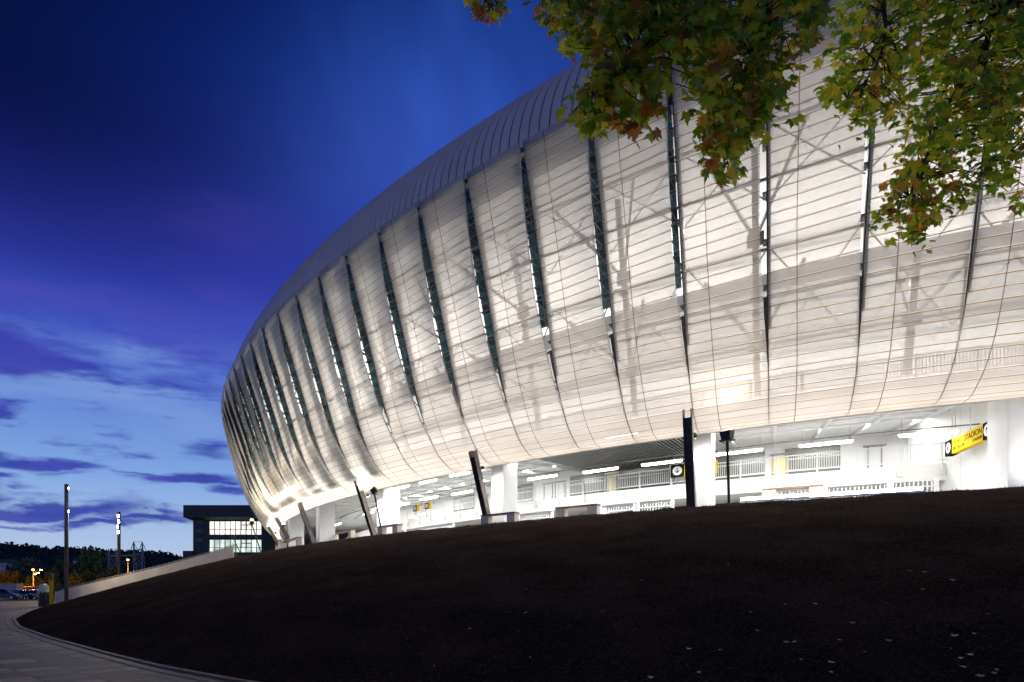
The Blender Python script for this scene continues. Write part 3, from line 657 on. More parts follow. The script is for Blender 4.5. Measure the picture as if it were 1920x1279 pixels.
light_column((124.5, 1126), 908, 7.2, 62, [(916, 1.5), (959, 1.5)], 'tall thick grey lighting column at the left foot of the mound, two small lamps', 4000)
light_column((223, 1100), 960, 6.0, 88, [(968, 0), (978, .25), (988, -.25), (998, 0)], 'grey lighting column behind the concrete wall with four blazing lamps', 4000)
# yellow post
p = at(96.5, 1134, 60); mb = MB()
r = thing('marker_post', 'tall yellow marker post with a grey top at the end of the concrete wall', 'post', (p[0], p[1], 0))
mb.box((0, 0, 1.25), (.4, .25, 2.5)); bevel(mb.build('yellow_panel', M['yellow'], r), .02)
mb = MB(); mb.box((.1, .02, 1.6), (.2, .14, 3.2)); mb.build('pole', M['column'], r)
# wrapped cabinet
p = at(82, 1137, 56.5); r = thing('wrapped_cabinet', 'dark rounded cabinet with a pale sheet tied over its top beside the yellow post', 'cabinet', (p[0], p[1], 0))
mb = MB(); mb.tube([(0, 0, 0), (0, 0, .1), (0, 0, 1.5), (0, 0, 1.62)], [.42, .45, .45, .43], 20); mb.build('body', M['black'], r, smooth=True)
mb = MB(); n = 20; A = []
for z, rr in ((1.35, .48), (1.55, .475), (1.8, .44), (2.0, .36), (2.12, .22), (2.15, .02)):
    A.append([(math.cos(2 * math.pi * j / n) * rr * (1 + .05 * math.sin(5 * j + z * 4)), math.sin(2 * math.pi * j / n) * rr, z + (.14 * math.sin(3 * j) if z < 1.5 else 0)) for j in range(n)])
mb.grid(np.array(A), 0, None, True); mb.build('sheet', mat('pale_plastic_sheet', (.5, .48, .4), .35), r, smooth=True)
# cars
M['glass'] = mat('car_glass', (.015, .017, .02), .08); M['tyre'] = mat('tyre', (.015, .015, .015), .8); M['rim'] = mat('rim', (.4, .4, .42), .3, .8); M['head'] = mat('headlight_glass', (.6, .6, .62), .15); M['tail'] = mat('red_tail_light', (.3, .01, .01), .2)
def car(loc, rz, col, label, kind='hatch'):
    r = thing('parked_car', label, 'car', loc, rz, 'cars parked beyond the path')
    paint = mat('car_paint', col, .22, .3, spec=.7)
    van = kind == 'van'
    low = [(-2.1, .3), (-2.12, .7), (-2.0, .98), (-1.2, 1.02), (.85, .98), (1.85, .8), (2.08, .62), (2.1, .3)]
    up = [(-2.0, .98), (-1.85 if van else -1.6, 1.55 if van else 1.42), (-.6, 1.66 if van else 1.5), (.25, 1.62 if van else 1.44), (1.05, .97)]
    mb = MB()
    for a, w0, mi in ((low, .87, 0),):
        n = len(a); vs = [(x, -w0, z) for x, z in a] + [(x, w0, z) for x, z in a]
        mb.add(vs, [tuple(range(n)), tuple(reversed(range(n, 2 * n)))] + [((i + 1) % n, i, n + i, n + (i + 1) % n) for i in range(n)])
    n = len(up); k = lambda z: .84 - (z - .97) * .28; vs = [(x, -k(z), z) for x, z in up] + [(x, k(z), z) for x, z in up]
    mb.add(vs, [tuple(range(n)), tuple(reversed(range(n, 2 * n)))] + [((i + 1) % n, i, n + i, n + (i + 1) % n) for i in range(n)])
    bevel(mb.build('body', paint, r), .06, 3)
    gl = MB()
    zt = up[2][1] - .1
    for sg in (-1, 1):
        q = [(-1.75, 1.05), (-1.5, zt - .08), (-.45, zt), (-.45, 1.05)]; gl.add([(x, sg * (k(z) + .012), z) for x, z in q], [(0, 1, 2, 3) if sg < 0 else (3, 2, 1, 0)])
        q = [(-.37, 1.05), (-.37, zt), (.2, zt - .04), (.8, 1.05)]; gl.add([(x, sg * (k(z) + .012), z) for x, z in q], [(0, 1, 2, 3) if sg < 0 else (3, 2, 1, 0)])
    gl.add([(1.03, -.72, 1.02), (1.03, .72, 1.02), (.33, .6, zt + .02), (.33, -.6, zt + .02)], [(0, 1, 2, 3)])
    gl.add([(-2.0, .7, 1.04), (-2.0, -.7, 1.04), (-1.72 if not van else -1.9, -.6, zt), (-1.72 if not van else -1.9, .6, zt)], [(0, 1, 2, 3)])
    gl.build('window', M['glass'], r)
    for x in (-1.3, 1.32):
        for sg in (-1, 1):
            mb = MB(); mb.tube([(x, sg * .68, .32), (x, sg * .9, .32)], .32, 18); w = mb.build('wheel', M['tyre'], r)
            mb = MB(); mb.tube([(x, sg * .9, .32), (x, sg * .915, .32)], .2, 12); mb.build('rim', M['rim'], w)
    for sg in (-1, 1):
        mb = MB(); mb.obox((2.0, sg * .62, .66), (.1, 0, -.02), (0, .2, 0), (0, 0, .08)); mb.build('headlight', M['head'], r)
        mb = MB(); mb.obox((-2.08, sg * .68, .82), (.04, 0, 0), (0, .14, 0), (0, 0, .1)); mb.build('tail_light', M['tail'], r)
    mb = MB(); mb.obox((2.09, 0, .42), (.03, 0, 0), (0, .5, 0), (0, 0, .07)); mb.build('grille', M['black'], r)
for x, Y, rz, col, lb, kd in ((8, 92, R(10), (.012, .02, .06), 'dark blue van at the left edge of the car park', 'van'), (40, 97, R(-25), (.02, .022, .03), 'dark car in the middle of the parked row', 'hatch'), (62, 101, R(-70), (.4, .42, .45), 'silver car parked behind the wrapped cabinet', 'hatch'), (77, 108, R(-60), (.55, .55, .55), 'white car partly hidden by the wrapped cabinet', 'hatch'), (24, 112, R(0), (.03, .03, .035), 'black car behind the dark blue van', 'hatch')):
    q = at(x, 1103.5, Y); car((q[0], Y, 0), rz, col, lb, kd)
# trailer and red roofed kiosk behind the cars
q = at(12, 1100, 120); r = thing('box_trailer', 'pale box trailer behind the dark blue van', 'trailer', (q[0], 120, 0))
mb = MB(); mb.box((0, 0, 1.75), (5.4, 2.4, 1.8)); bevel(mb.build('body', mat('pale_trailer', (.42, .37, .33), .6), r), .04)
for sx in (-1.6, 1.6):
    mb = MB(); mb.tube([(sx, -1.1, .42), (sx, 1.1, .42)], .42, 16); mb.build('wheel', M['tyre'], r)
mb = MB(); mb.box((0, 0, .8), (5.2, 2.0, .15)); mb.build('chassis', M['steel'], r)
q = at(51, 1100, 126); r = thing('red_roof_kiosk', 'low kiosk with a red and white flat roof behind the parked cars', 'kiosk', (q[0], 126, 0))
mb = MB(); mb.box((0, 0, 1.0), (2.4, 2, 2.0)); mb.build('wall', mat('kiosk_wall', (.1, .06, .05), .7), r)
mb = MB(); mb.box((0, 0, 2.08), (2.9, 2.5, .12)); mb.build('roof', mat('red_roof', (.5, .25, .18), .6), r)
mb = MB(); mb.box((.3, -1.01, 1.1), (1.2, .04, .8)); mb.build('window', M['glass'], r)
# sodium street lamps
def street_lamp(x, Y, heads, label, power):
    q = at(x, 1103.5, Y); r = thing('street_lamp', label, 'street lamp', (q[0], Y, 0)); zt = max(zat(y, Y) for _, y in heads)
    mb = MB(); mb.tube([(0, 0, 0), (0, 0, zt - .1)], [.12, .07], 8); mb.build('pole', mat('warm_grey_pole', (.3, .26, .2), .6), r)
    for hx, hy in heads:
        c = Vector(((hx - x) / F * Y, -.4, zat(hy, Y)))
        mb = MB(); mb.tube([(0, 0, zt - .5), c * .7 + Vector((0, 0, zt * .3 - .05)), c + Vector((0, .2, .12))], .035, 6); mb.build('arm', M['steel'], r)
        mb = MB(); mb.box(c + Vector((0, 0, .1)), (.5, .3, .12), 0, 0, .7); mb.build('hood', M['steel'], r)
        mb = MB(); mb.tube([c + Vector((-.22, 0, -.02)), c + Vector((-.18, 0, -.02)), c + Vector((.18, 0, -.02)), c + Vector((.22, 0, -.02))], [.05, .14, .14, .05], 8); mb.build('lamp', M['sodium'], r)
        l = bpy.data.lights.new('lamp', 'POINT'); l.energy = power; l.color = (1, .45, .1); l.shadow_soft_size = .3
        lo = bpy.data.objects.new('lamp', l); COL.objects.link(lo); lo.parent = r; lo.location = c + Vector((0, -3.0, -1.6))
street_lamp(62.5, 128, [(64, 1068), (78.5, 1068.5), (68.5, 1076), (73.5, 1074)], 'street lamp with four orange heads among the trees beyond the cars', 700)
street_lamp(240, 122, [(241, 1049.5)], 'single orange street lamp behind the concrete wall', 2500)
street_lamp(-30, 126, [(-30, 1070)], 'orange street lamp outside the left edge by the trees', 2500)
# cable bridge towers
YB = 230.
q = at(258, 1103, YB); r = thing('cable_bridge', 'steel cable bridge with two lattice towers far behind the wall', 'bridge', (q[0], YB, 0))
def loc(x, y, dy=0.): a = at(x, y, YB + dy); return (a[0] - q[0], dy, a[2])
tw = mat('grey_lattice_steel', (.2, .21, .22), .5, .4)
for xs, yt, yb, dy in (((250.5, 266.5), 1016, 1066, 0), ((203, 217), 1029.5, 1066, 60)):
    mb = MB(); YY = YB + dy; g = lambda x, y, d=0.: (at(x, y, YY)[0] - q[0], dy + d, at(x, y, YY)[2])
    for x in xs:
        mb.beam(g(x, yt), (g(x, yb)[0], dy, 0), .34, .34); mb.beam(g(x, yt), (g(x + 3.5, yb)[0], dy + 3, 0), .3, .3)
    mb.beam(g(xs[0], yt), g(xs[1], yt), .14, .14)
    ys = np.linspace(1038, 1066, 4)
    for a, b in zip(ys[:-1], ys[1:]):
        mb.beam(g(xs[0] + 3, a), g(xs[1] + 1, b), .16, .16); mb.beam(g(xs[0] + 3, b), g(xs[1] + 1, a), .16, .16); mb.beam(g(xs[0], a), g(xs[1], a), .2, .2)
    mb.build('tower', tw, r)
mb = MB()
for x, x2 in ((250.5, 203), (266.5, 217)):
    a = Vector(loc(x, 1016.5)); b = Vector((at(x2, 1029.5, YB + 60)[0] - q[0], 60, at(x2, 1029.5, YB + 60)[2])); pts = []
    for t in np.linspace(0, 1, 14):
        c = a.lerp(b, float(t)); c.z -= 9 * 4 * t * (1 - t) * .9; pts.append(c)
    mb.tube(pts, .13, 5)
    mb.tube([a, Vector(loc(x + 22, 1062))], .12, 5)
mb.build('cable', M['steel'], r)
mb = MB(); a = loc(250, 1040); mb.beam(loc(262, 1041), (at(210, 1043, YB + 60)[0] - q[0], 60, at(210, 1043, YB + 60)[2]), 3, .5); mb.build('deck', tw, r)
# --------------------------------------------------------------- office building
YO = 112.; x0, x1 = at(362, 0, YO)[0], at(545, 0, YO)[0]; zt = zat(949.5, YO)
r = thing('office_building', 'dark flat roofed office block with two bands of lit windows behind the stadium corner', 'building', ((x0 + x1) / 2, YO, 0)); cx = (x0 + x1) / 2; wd = x1 - x0
M['clad'] = mat('dark_blue_grey_cladding', (.032, .036, .045), .5, var=.1, scale=1)
dz = zat(972, YO)
mb = MB(); mb.box((0, 6, dz / 2), (wd, 12, dz)); mb.build('wall', M['clad'], r)
xo = at(349, 0, YO)[0] - cx; mb = MB(); mb.box(((xo + wd / 2) / 2, 5.3, (zt + dz) / 2), (wd / 2 - xo, 14.2, zt - dz)); bevel(mb.build('roof', M['clad'], r), .05)
mb = MB(); mb.box((at(355, 0, YO)[0] - cx, 3, zat(1037, YO) / 2), (1.8, 8, zat(1030, YO))); mb.build('side_wing', M['clad'], r)
def litwin(name, c1, c2, st):
    m, t, b = nt(name); g = NG(t); tc = t.nodes.new('ShaderNodeTexCoord'); n = g.noise(tc.outputs['Object'], .55, 3, .6); sp = t.nodes.new('ShaderNodeSeparateXYZ'); t.links.new(tc.outputs['Object'], sp.inputs[0])
    wv = g.smooth(g.m('SINE', g.m('MULTIPLY', sp.outputs[0], 2.9)), -.4, .6)
    c = g.mix(g.m('MULTIPLY', g.smooth(n, .35, .7), g.m('ADD', .5, g.m('MULTIPLY', wv, .5))), c1, c2); t.links.new(c, b.inputs['Emission Color']); b.inputs['Emission Strength'].default_value = st; b.inputs['Base Color'].default_value = (.1, .1, .1, 1); return m
for ya, yb, mt in ((977.5, 1003, litwin('lit_window_warm', (.6, .57, .52), (1, .99, .95), 1.8)), (1012, 1036, litwin('lit_window_green', (.3, .4, .37), (.98, 1, .96), 1.5))):
    a, b = at(393, 0, YO)[0] - cx, at(491, 0, YO)[0] - cx; za, zb = zat(ya, YO), zat(yb, YO)
    mb = MB(); mb.box(((a + b) / 2, -.04, (za + zb) / 2), (b - a, .12, za - zb)); w = mb.build('window', mt, r)
    mb = MB(); n = 10
    for i in range(n + 1): mb.box((a + (b - a) * i / n, -.12, (za + zb) / 2), (.14, .1, za - zb + .1))
    for zz in (za, zb, zb + (za - zb) * .38): mb.box(((a + b) / 2, -.122, zz), (b - a + .14, .09, .1))
    for i in (6, 7): mb.box((a + (b - a) * (i + .5) / n, -.14, zb + (za - zb) * .72), ((b - a) / n * .95, .1, .16)); mb.box((a + (b - a) * (i + .05) / n, -.14, zb + (za - zb) * .7), (.2, .1, (za - zb) * .6))
    mb.build('frame', M['black'], w)
for yy in (979, 996, 1013):
    mb = MB(); mb.box((at(374, 0, YO)[0] - cx, -.05, zat(yy, YO)), (1.2, .1, .6)); mb.build('vent', mat('grey_vent', (.12, .12, .13), .5), r)
mb = MB(); mb.box((at(430, 0, YO)[0] - cx, -.3, zat(973.5, YO)), (at(480, 0, YO)[0] - at(390, 0, YO)[0], .5, .1)); mb.build('ledge', M['rail'], r)
# yellow hoarding and things at the foot of the office
p = at(439, 1031, 100); r = thing('yellow_container', 'small yellow container beside the end of the concrete wall', 'container', (p[0], p[1], 4.2))
mb = MB(); mb.box((0, 0, 2.0), (.8, .8, 1.0)); mb.build('body', M['yellow'], r)
mb = MB(); mb.box((0, 0, .7), (1.0, .9, 1.6)); mb.build('stand', M['concrete'], r)
# far houses left
for x, y0, y1, w, lb in ((14, 1056, 1068, 26, 'pale distant house at the left edge below the wooded hill'), (150, 1052, 1060, 12, 'small pale distant house between the trees')):
    Y = 330.; p = at(x, y1, Y); r = thing('distant_house', lb, 'house', (p[0], Y, 0)); ww = w / F * Y; zh = zat(y0, Y)
    mb = MB(); mb.box((0, 0, zh / 2), (ww, 8, zh)); mb.build('wall', mat('pale_house_wall', (.4, .4, .45), .8), r)
    mb = MB(); hw = ww / 2 + .4; mb.add([(-hw, -4.4, zh), (hw, -4.4, zh), (hw, 4.4, zh), (-hw, 4.4, zh), (-hw, 0, zh + 2.2), (hw, 0, zh + 2.2)], [(0, 1, 5, 4), (2, 3, 4, 5), (1, 2, 5), (3, 0, 4), (3, 2, 1, 0)]); mb.build('roof', mat('house_roof', (.12, .07, .06), .8), r)
    for i in range(3):
        mb = MB(); mb.box((-ww / 3 + i * ww / 3, -4.02, zh - 1.6), (1.1, .06, 1.3)); mb.build('window', M['glass'], r)
# --------------------------------------------------------------- trees and hill
def leafcloud(mb, centers, n, size, rng, flat=.0):
    cs = np.array([c[:3] for c in centers]); rs = np.array([c[3:6] for c in centers]); w = np.prod(rs, 1); w /= w.sum()
    for i in rng.choice(len(cs), n, p=w):
        d = rng.normal(size=3); d /= np.linalg.norm(d); rad = rng.random() ** .45
        c = cs[i] + rs[i] * d * rad
        a = rng.normal(size=3); a /= np.linalg.norm(a); b = np.cross(a, rng.normal(size=3)); b /= np.linalg.norm(b); s = size * (.6 + .8 * rng.random())
        mb.add([c - a * s, c + b * s * .6, c + a * s, c - b * s * .6], [(0, 1, 2, 3)])
def leafmat(name, c1, c2):
    m, t, b = nt(name); g = NG(t); ge = t.nodes.new('ShaderNodeNewGeometry'); n = g.mix(ge.outputs['Random Per Island'], c1, c2); t.links.new(n, b.inputs['Base Color']); b.inputs['Roughness'].default_value = .7; b.inputs['Specular IOR Level'].default_value = .2
    return m
LM = [leafmat('dark_green_leaves', (.045, .11, .035), (.12, .21, .07)), leafmat('autumn_leaves', (.08, .075, .014), (.17, .13, .02)), leafmat('olive_leaves', (.045, .06, .014), (.1, .1, .025)), leafmat('bluish_leaves', (.035, .075, .05), (.08, .14, .09))]
M['bark'] = mat('dark_bark', (.05, .035, .025), .9, var=.3, scale=10, bump=.3)
def tree(x, Y, ytop, wpx, mt, label, n=700, sc=1., z0=0.):
    rng = np.random.default_rng(int(x * 7 + Y)); q = at(x, 1103.5, Y); H = zat(ytop, Y) - z0; w = wpx / 2 / F * Y
    r = thing('tree', label, 'tree', (q[0], Y, z0), 0, 'trees beyond the car park')
    mb = MB(); mb.tube([(0, 0, 0), (.1, 0, H * .3), (0, .1, H * .6)], [H * .035, H * .025, H * .012], 8)
    cen = [(0, 0, H * .62, w * .7, w * .7, H * .36)]
    for i in range(7):
        a = rng.random() * 6.28; d = w * (.35 + .4 * rng.random()); z = H * (.35 + .45 * rng.random()); rr = w * (.3 + .25 * rng.random())
        cen.append((math.cos(a) * d, math.sin(a) * d, z, rr, rr, rr * .85))
        mb.tube([(0, 0, H * .25 + i * H * .03), (math.cos(a) * d * .8, math.sin(a) * d * .8, z)], [H * .014, H * .004], 5)
    mb.build('trunk', M['bark'], r)
    mb = MB(); leafcloud(mb, cen, n, .42 * sc, rng); mb.build('crown', mt, r)
TR = [(168, 178, 1022, 64, 0, 'big rounded dark green tree left of the bridge tower', 1500, 1.2), (118, 175, 1040, 55, 3, 'dark tree right behind the tall lighting column', 900, 1.1), (55, 170, 1042, 75, 3, 'wide dark tree behind the four orange lamp heads', 1100, 1.1),
      (8, 140, 1066, 44, 1, 'orange lit tree at the left edge above the pale trailer', 700, .9), (36, 146, 1072, 26, 2, 'narrow olive tree right of the orange lit one at the left edge', 500, .8), (62, 140, 1078, 40, 1, 'reddish lit tree right behind the orange street lamp', 700, .8), (100, 142, 1064, 30, 2, 'olive tree seen between the yellow post and the tall column', 500, .8),
      (140, 140, 1072, 34, 1, 'orange brown tree just right of the tall lighting column', 700, .8), (165, 144, 1066, 36, 2, 'olive tree in front of the big rounded dark tree', 700, .8), (190, 139, 1072, 30, 1, 'orange brown tree left of the column with four lamps', 600, .8), (212, 146, 1060, 32, 2, 'olive tree in front of the left bridge tower', 600, .8), (236, 140, 1074, 28, 1, 'orange lit bush under the single orange lamp', 500, .8), (88, 150, 1088, 30, 1, 'low reddish bush behind the wrapped cabinet', 500, .8), (278, 165, 1062, 30, 3, 'low dark tree right of the bridge tower', 600, .9), (24, 180, 1046, 40, 3, 'dark tree above the distant house', 800, 1.1)]
for x, Y, yt, w, mi, lb, n, sc in TR: tree(x, Y, yt, w, LM[mi], lb, n, sc)
YHL = 700.
ridge = [(-500, 1000), (-200, 1008), (-60, 1014), (5, 1017), (35, 1023), (70, 1025), (95, 1031), (130, 1029), (170, 1032), (215, 1036), (255, 1035), (300, 1037), (325, 1040), (345, 1047), (380, 1052), (480, 1060), (700, 1068), (1200, 1070), (2000, 1072)]
rx = np.linspace(-500, 2000, 220); ry = np.interp(rx, [a for a, _ in ridge], [b for _, b in ridge])
ry = ry + 1.2 * np.sin(rx * .21) + .9 * np.sin(rx * .53 + 1)
rows = []
for fz, dy in ((0, -330), (.25, -230), (.6, -110), (.88, -30), (1, 0), (.8, 120), (0, 400)):
    rows.append(np.stack([(rx - CX) / F * (YHL), np.full_like(rx, YHL + dy), (EYE + (YH - ry) / F * YHL) * fz - (2 if fz == 0 else 0)], -1))
mb = MB(); mb.grid(np.array(rows)[:, ::-1]); tag(mb.build('hill', mat('dark_wooded_hill', (.03, .038, .038), .95, var=.4, scale=.05), smooth=True), kind='structure')
rng = np.random.default_rng(3); mb = MB()
for i in range(5200):
    x = rng.uniform(-60, 560); t = rng.random() ** .6; dy = -230 * (1 - t); y = np.interp(x, rx, ry); fz = np.interp(dy, [-330, -230, -110, -30, 0], [0, .25, .6, .88, 1]); Y = YHL + dy
    c = np.array([(x - CX) / F * YHL, Y, (EYE + (YH - y) / F * YHL) * fz + rng.random() * 3.0]); a = rng.normal(size=3); a /= np.linalg.norm(a); b = np.cross(a, rng.normal(size=3)); b /= np.linalg.norm(b); s = 1.5 + 1.6 * rng.random()
    mb.add([c - a * s, c + b * s * .7, c + a * s, c - b * s * .7], [(0, 1, 2, 3)])
tag(mb.build('hillside_wood', leafmat('hill_leaves', (.016, .022, .026), (.036, .05, .048))), 'dark wood covering the far hillside', 'wood', kind='stuff')
# --------------------------------------------------------------- foreground maple
def maple_leaf(n=1):
    half = [(0, -.42), (.04, -.06), (.2, -.3), (.26, -.2), (.42, -.24), (.38, -.1), (.5, .02), (.36, .06), (.62, .3), (.42, .3), (.4, .4), (.2, .26), (.22, .52), (.12, .5), (0, .86)]
    return half + [(-x, y) for x, y in reversed(half[1:-1])]
LEAF = np.array(maple_leaf()); LC = np.array([0, .05])
def inpoly(x, y, poly):
    c = False; j = len(poly) - 1
    for i in range(len(poly)):
        if (poly[i][1] > y) != (poly[j][1] > y) and x < (poly[j][0] - poly[i][0]) * (y - poly[i][1]) / (poly[j][1] - poly[i][1]) + poly[i][0]: c = not c
        j = i
    return c
P1 = [(878, -20), (962, -20), (955, 22), (928, 40), (912, 46), (892, 28)]
P2 = [(1000, -60), (1575, -60), (1555, 40), (1510, 115), (1478, 180), (1440, 222), (1400, 280), (1368, 335), (1325, 325), (1322, 280), (1308, 210), (1290, 130), (1250, 118), (1200, 135), (1125, 135), (1100, 100), (1062, 84), (1020, 55)]
P3 = [(1110, 130), (1250, 125), (1240, 195), (1195, 245), (1120, 258), (1088, 262), (1058, 236), (1070, 195)]
P4 = [(1600, -60), (2100, -60), (2100, 300), (1920, 280), (1895, 340), (1840, 355), (1795, 385), (1738, 432), (1702, 472), (1680, 440), (1636, 425), (1655, 350), (1700, 312), (1648, 294), (1605, 258), (1558, 208), (1536, 180), (1566, 100)]
P5 = [(1900, 375), (1960, 360), (1960, 420), (1908, 425)]
tb = Vector((12.5, 8.5, 0)); tb.z = mound_z(tb.x, tb.y) - .15
mt_ = thing('maple_tree', 'maple tree with green and rusty autumn leaves hanging into the top right of the view', 'tree', tb)
rng = np.random.default_rng(11)
V_, F_, C_ = [], [], []
def add_leaf(c, nrm_, up, s, col):
    nrm_ = nrm_ / np.linalg.norm(nrm_); x = np.cross(up, nrm_); x /= np.linalg.norm(x); y = np.cross(nrm_, x); b = len(V_)
    bend = rng.uniform(.1, .6)
    pts = [c + (x * (p[0]) + y * (p[1]) - nrm_ * bend * (abs(p[0]) ** 1.5 + .4 * p[1] ** 2)) * s for p in LEAF]; ctr = c + (y * LC[1]) * s
    V_.extend(pts); V_.append(ctr); n = len(pts)
    for i in range(n): F_.append((b + i, b + (i + 1) % n, b + n)); C_.append(col)
GREEN = [(.17, .23, .010), (.25, .30, .015), (.12, .19, .012), (.33, .33, .018), (.4, .31, .016), (.09, .17, .012)]
RUST = [(.3, .12, .018), (.36, .15, .02), (.22, .085, .02), (.36, .22, .02), (.17, .07, .02)]
def clusters(poly, n, Ymin, Ymax, size, pr, per=9, spread=30):
    xs = [p[0] for p in poly]; ys = [p[1] for p in poly]; out = []; tries = 0
    while len(out) < n and tries < 60000:
        tries += 1
        x, y = rng.uniform(min(xs), max(xs)), rng.uniform(min(ys), max(ys))
        if not inpoly(x, y, poly): continue
        g_ = math.sin(x * .021 + 1.3) * math.sin(y * .027 + x * .008) + .5 * math.sin(x * .06 - y * .05)
        if g_ < -.75 and rng.random() < .75: continue
        Y = rng.uniform(Ymin, Ymax); out.append((x, y, Y))
        tone = rng.random(); rust = rng.random() < pr * (1.6 if y > .55 * max(ys) else .8)
        for _ in range(per):
            xx, yy = x + rng.normal(0, spread * .5), y + rng.normal(0, spread * .5); yl = Y + rng.normal(0, .22)
            if not inpoly(xx, yy, poly) and rng.random() < .7: continue
            c = np.array(at(xx, yy, yl)); nv = np.array([rng.normal(0, .55), -1 + rng.normal(0, .5), .45 + rng.normal(0, .5)]); up = np.array([rng.normal(0, .45), rng.normal(0, .3), -1.])
            gain = 1.5 if poly is P4 else 1.2
            pal = RUST if (rust and rng.random() < .75) or rng.random() < .05 else GREEN
            col = np.array(pal[rng.integers(len(pal))]) * (.6 + .5 * tone + .35 * rng.random()) * gain
            add_leaf(c, nv, up, size * (.55 + .6 * rng.random()), tuple(col))
    return out
cl = []
cl += clusters(P1, 14, 5.6, 6.2, .115, .4, 6, 18)
c2 = clusters(P2, 290, 5.6, 7.2, .132, .2, 10, 40); c3 = clusters(P3, 44, 5.7, 6.6, .135, .3, 9, 32)
c4 = clusters(P4, 500, 7.4, 9.2, .128, .06, 10, 36); c5 = clusters(P5, 4, 8, 8.4, .11, .1, 6, 20)
me = bpy.data.meshes.new('leaves'); me.from_pydata([tuple(p) for p in V_], [], F_)
at_ = me.color_attributes.new('leaf_colour', 'FLOAT_COLOR', 'CORNER'); arr = np.ones((len(me.loops), 4), np.float32); arr[:, :3] = np.repeat(np.array(C_), 3, axis=0); at_.data.foreach_set('color', arr.ravel())
def maple_mat():
    m, t, b = nt('maple_leaf'); a = t.nodes.new('ShaderNodeVertexColor'); a.layer_name = 'leaf_colour'; g = NG(t)
    t.links.new(a.outputs[0], b.inputs['Base Color']); b.inputs['Roughness'].default_value = .45; b.inputs['Specular IOR Level'].default_value = .35
    tl = t.nodes.new('ShaderNodeBsdfTranslucent'); v = t.nodes.new('ShaderNodeVectorMath'); v.operation = 'SCALE'; v.inputs[3].default_value = 1.6; t.links.new(a.outputs[0], v.inputs[0]); t.links.new(v.outputs[0], tl.inputs[0])
    mx = t.nodes.new('ShaderNodeMixShader'); mx.inputs[0].default_value = .55; t.links.new(b.outputs[0], mx.inputs[1]); t.links.new(tl.outputs[0], mx.inputs[2]); t.links.new(mx.outputs[0], t.nodes['Material Output'].inputs[0]); return m
me.materials.append(maple_mat()); lo = bpy.data.objects.new('leaves', me); COL.objects.link(lo); lo.parent = mt_; lo.location = -tb
# trunk and limbs
def limb(pts, r0, r1, name='branch'):
    p = catmull(pts, 6); n = len(p); mb = MB(); mb.tube(p, list(r1 + (r0 - r1) * (1 - np.linspace(0, 1, n)) ** (2.6 if name == 'branch' and r0 > .1 else 1.)), 9); o = mb.build(name, M['bark'], mt_, smooth=True); o.location = -tb; return p
fork = (12.2, 8.4, 6.2)
limb([tuple(tb), (12.45, 8.45, 3.6), fork], .3, .22, 'trunk')
main = limb([fork, (10.6, 8.3, 8.6), at(1905, 0, 8.3), at(1840, 105, 8.25), at(1775, 200, 8.2), at(1735, 300, 8.2), at(1705, 370, 8.1)], .17, .012)
m2 = limb([fork, (10.2, 7.6, 9.3), at(1760, -60, 7.6), at(1665, -10, 7.6), at(1660, 60, 7.7), at(1640, 130, 7.8), at(1590, 185, 7.9)], .14, .01)
m3 = limb([fork, (10.0, 7.0, 9.6), at(1640, -190, 6.8), at(1480, -70, 6.6), at(1430, 30, 6.5), at(1395, 140, 6.5), at(1350, 290, 6.5)], .15, .01)
m4 = limb([at(1480, -70, 6.6), at(1290, -40, 6.4), at(1215, 60, 6.2), at(1160, 150, 6.2), at(1105, 215, 6.2)], .05, .008)
m5 = limb([at(1290, -40, 6.4), at(1120, -60, 6.0), at(1030, -40, 5.9), at(935, -20, 5.9), at(915, 22, 5.9)], .03, .006)
m6 = limb([at(1840, 105, 8.25), at(1880, 200, 8.4), at(1890, 290, 8.4)], .025, .006); m7 = limb([at(1920, -20, 8.3), at(1960, 200, 8.4), at(1935, 390, 8.3)], .03, .006)
M5 = np.vstack([m5, m4]); tgt = {0: (c2 + c3 + cl, np.vstack([m3, m4, m5])), 1: (c4 + c5, np.vstack([main, m2, m6, m7]))}
mb = MB()
for cs, ref in tgt.values():
    for x, y, Y in cs:
        c = np.array(at(x, y, Y)); d = np.linalg.norm(ref - c, axis=1); a = ref[int(np.argmin(d + np.where(ref[:, 2] < c[2], .6, 0)))]
        m = (a + c) / 2 + np.array([0, 0, .12]); mb.tube([a, m, c], [.011, .007, .003], 4, cap=False)
o = mb.build('twigs', M['bark'], mt_); o.location = -tb; o['kind'] = 'stuff'
# --------------------------------------------------------------- fallen leaves on the mound
FLM = [mat('pale_fallen_leaf', (.45, .4, .3), .6), mat('rusty_fallen_leaf', (.3, .07, .02), .6), mat('straw_fallen_leaf', (.3, .24, .12), .7)]
fall = [(1558, 1243), (1560, 1262), (1800, 1236), (1808, 1253), (1838, 1270), (1862, 1264), (1420, 1184), (1530, 1134), (1730, 1107), (1706, 1072), (1787, 1089), (1488, 1205), (1575, 1202), (1598, 1169), (1664, 1203), (1790, 1193), (1828, 1190), (1408, 1149), (1351, 1220), (1130, 1148), (1204, 1089), (1817, 1229), (1870, 1258), (1732, 1074), (1180, 1014), (1366, 1060), (1310, 1262), (1222, 1272), (1620, 1224), (1476, 1206), (1292, 1218), (882, 1180), (985, 1150)]
for i in range(20):
    fall.append((rng.uniform(700, 1915), 960 + rng.random() ** .6 * 310))
fl = None
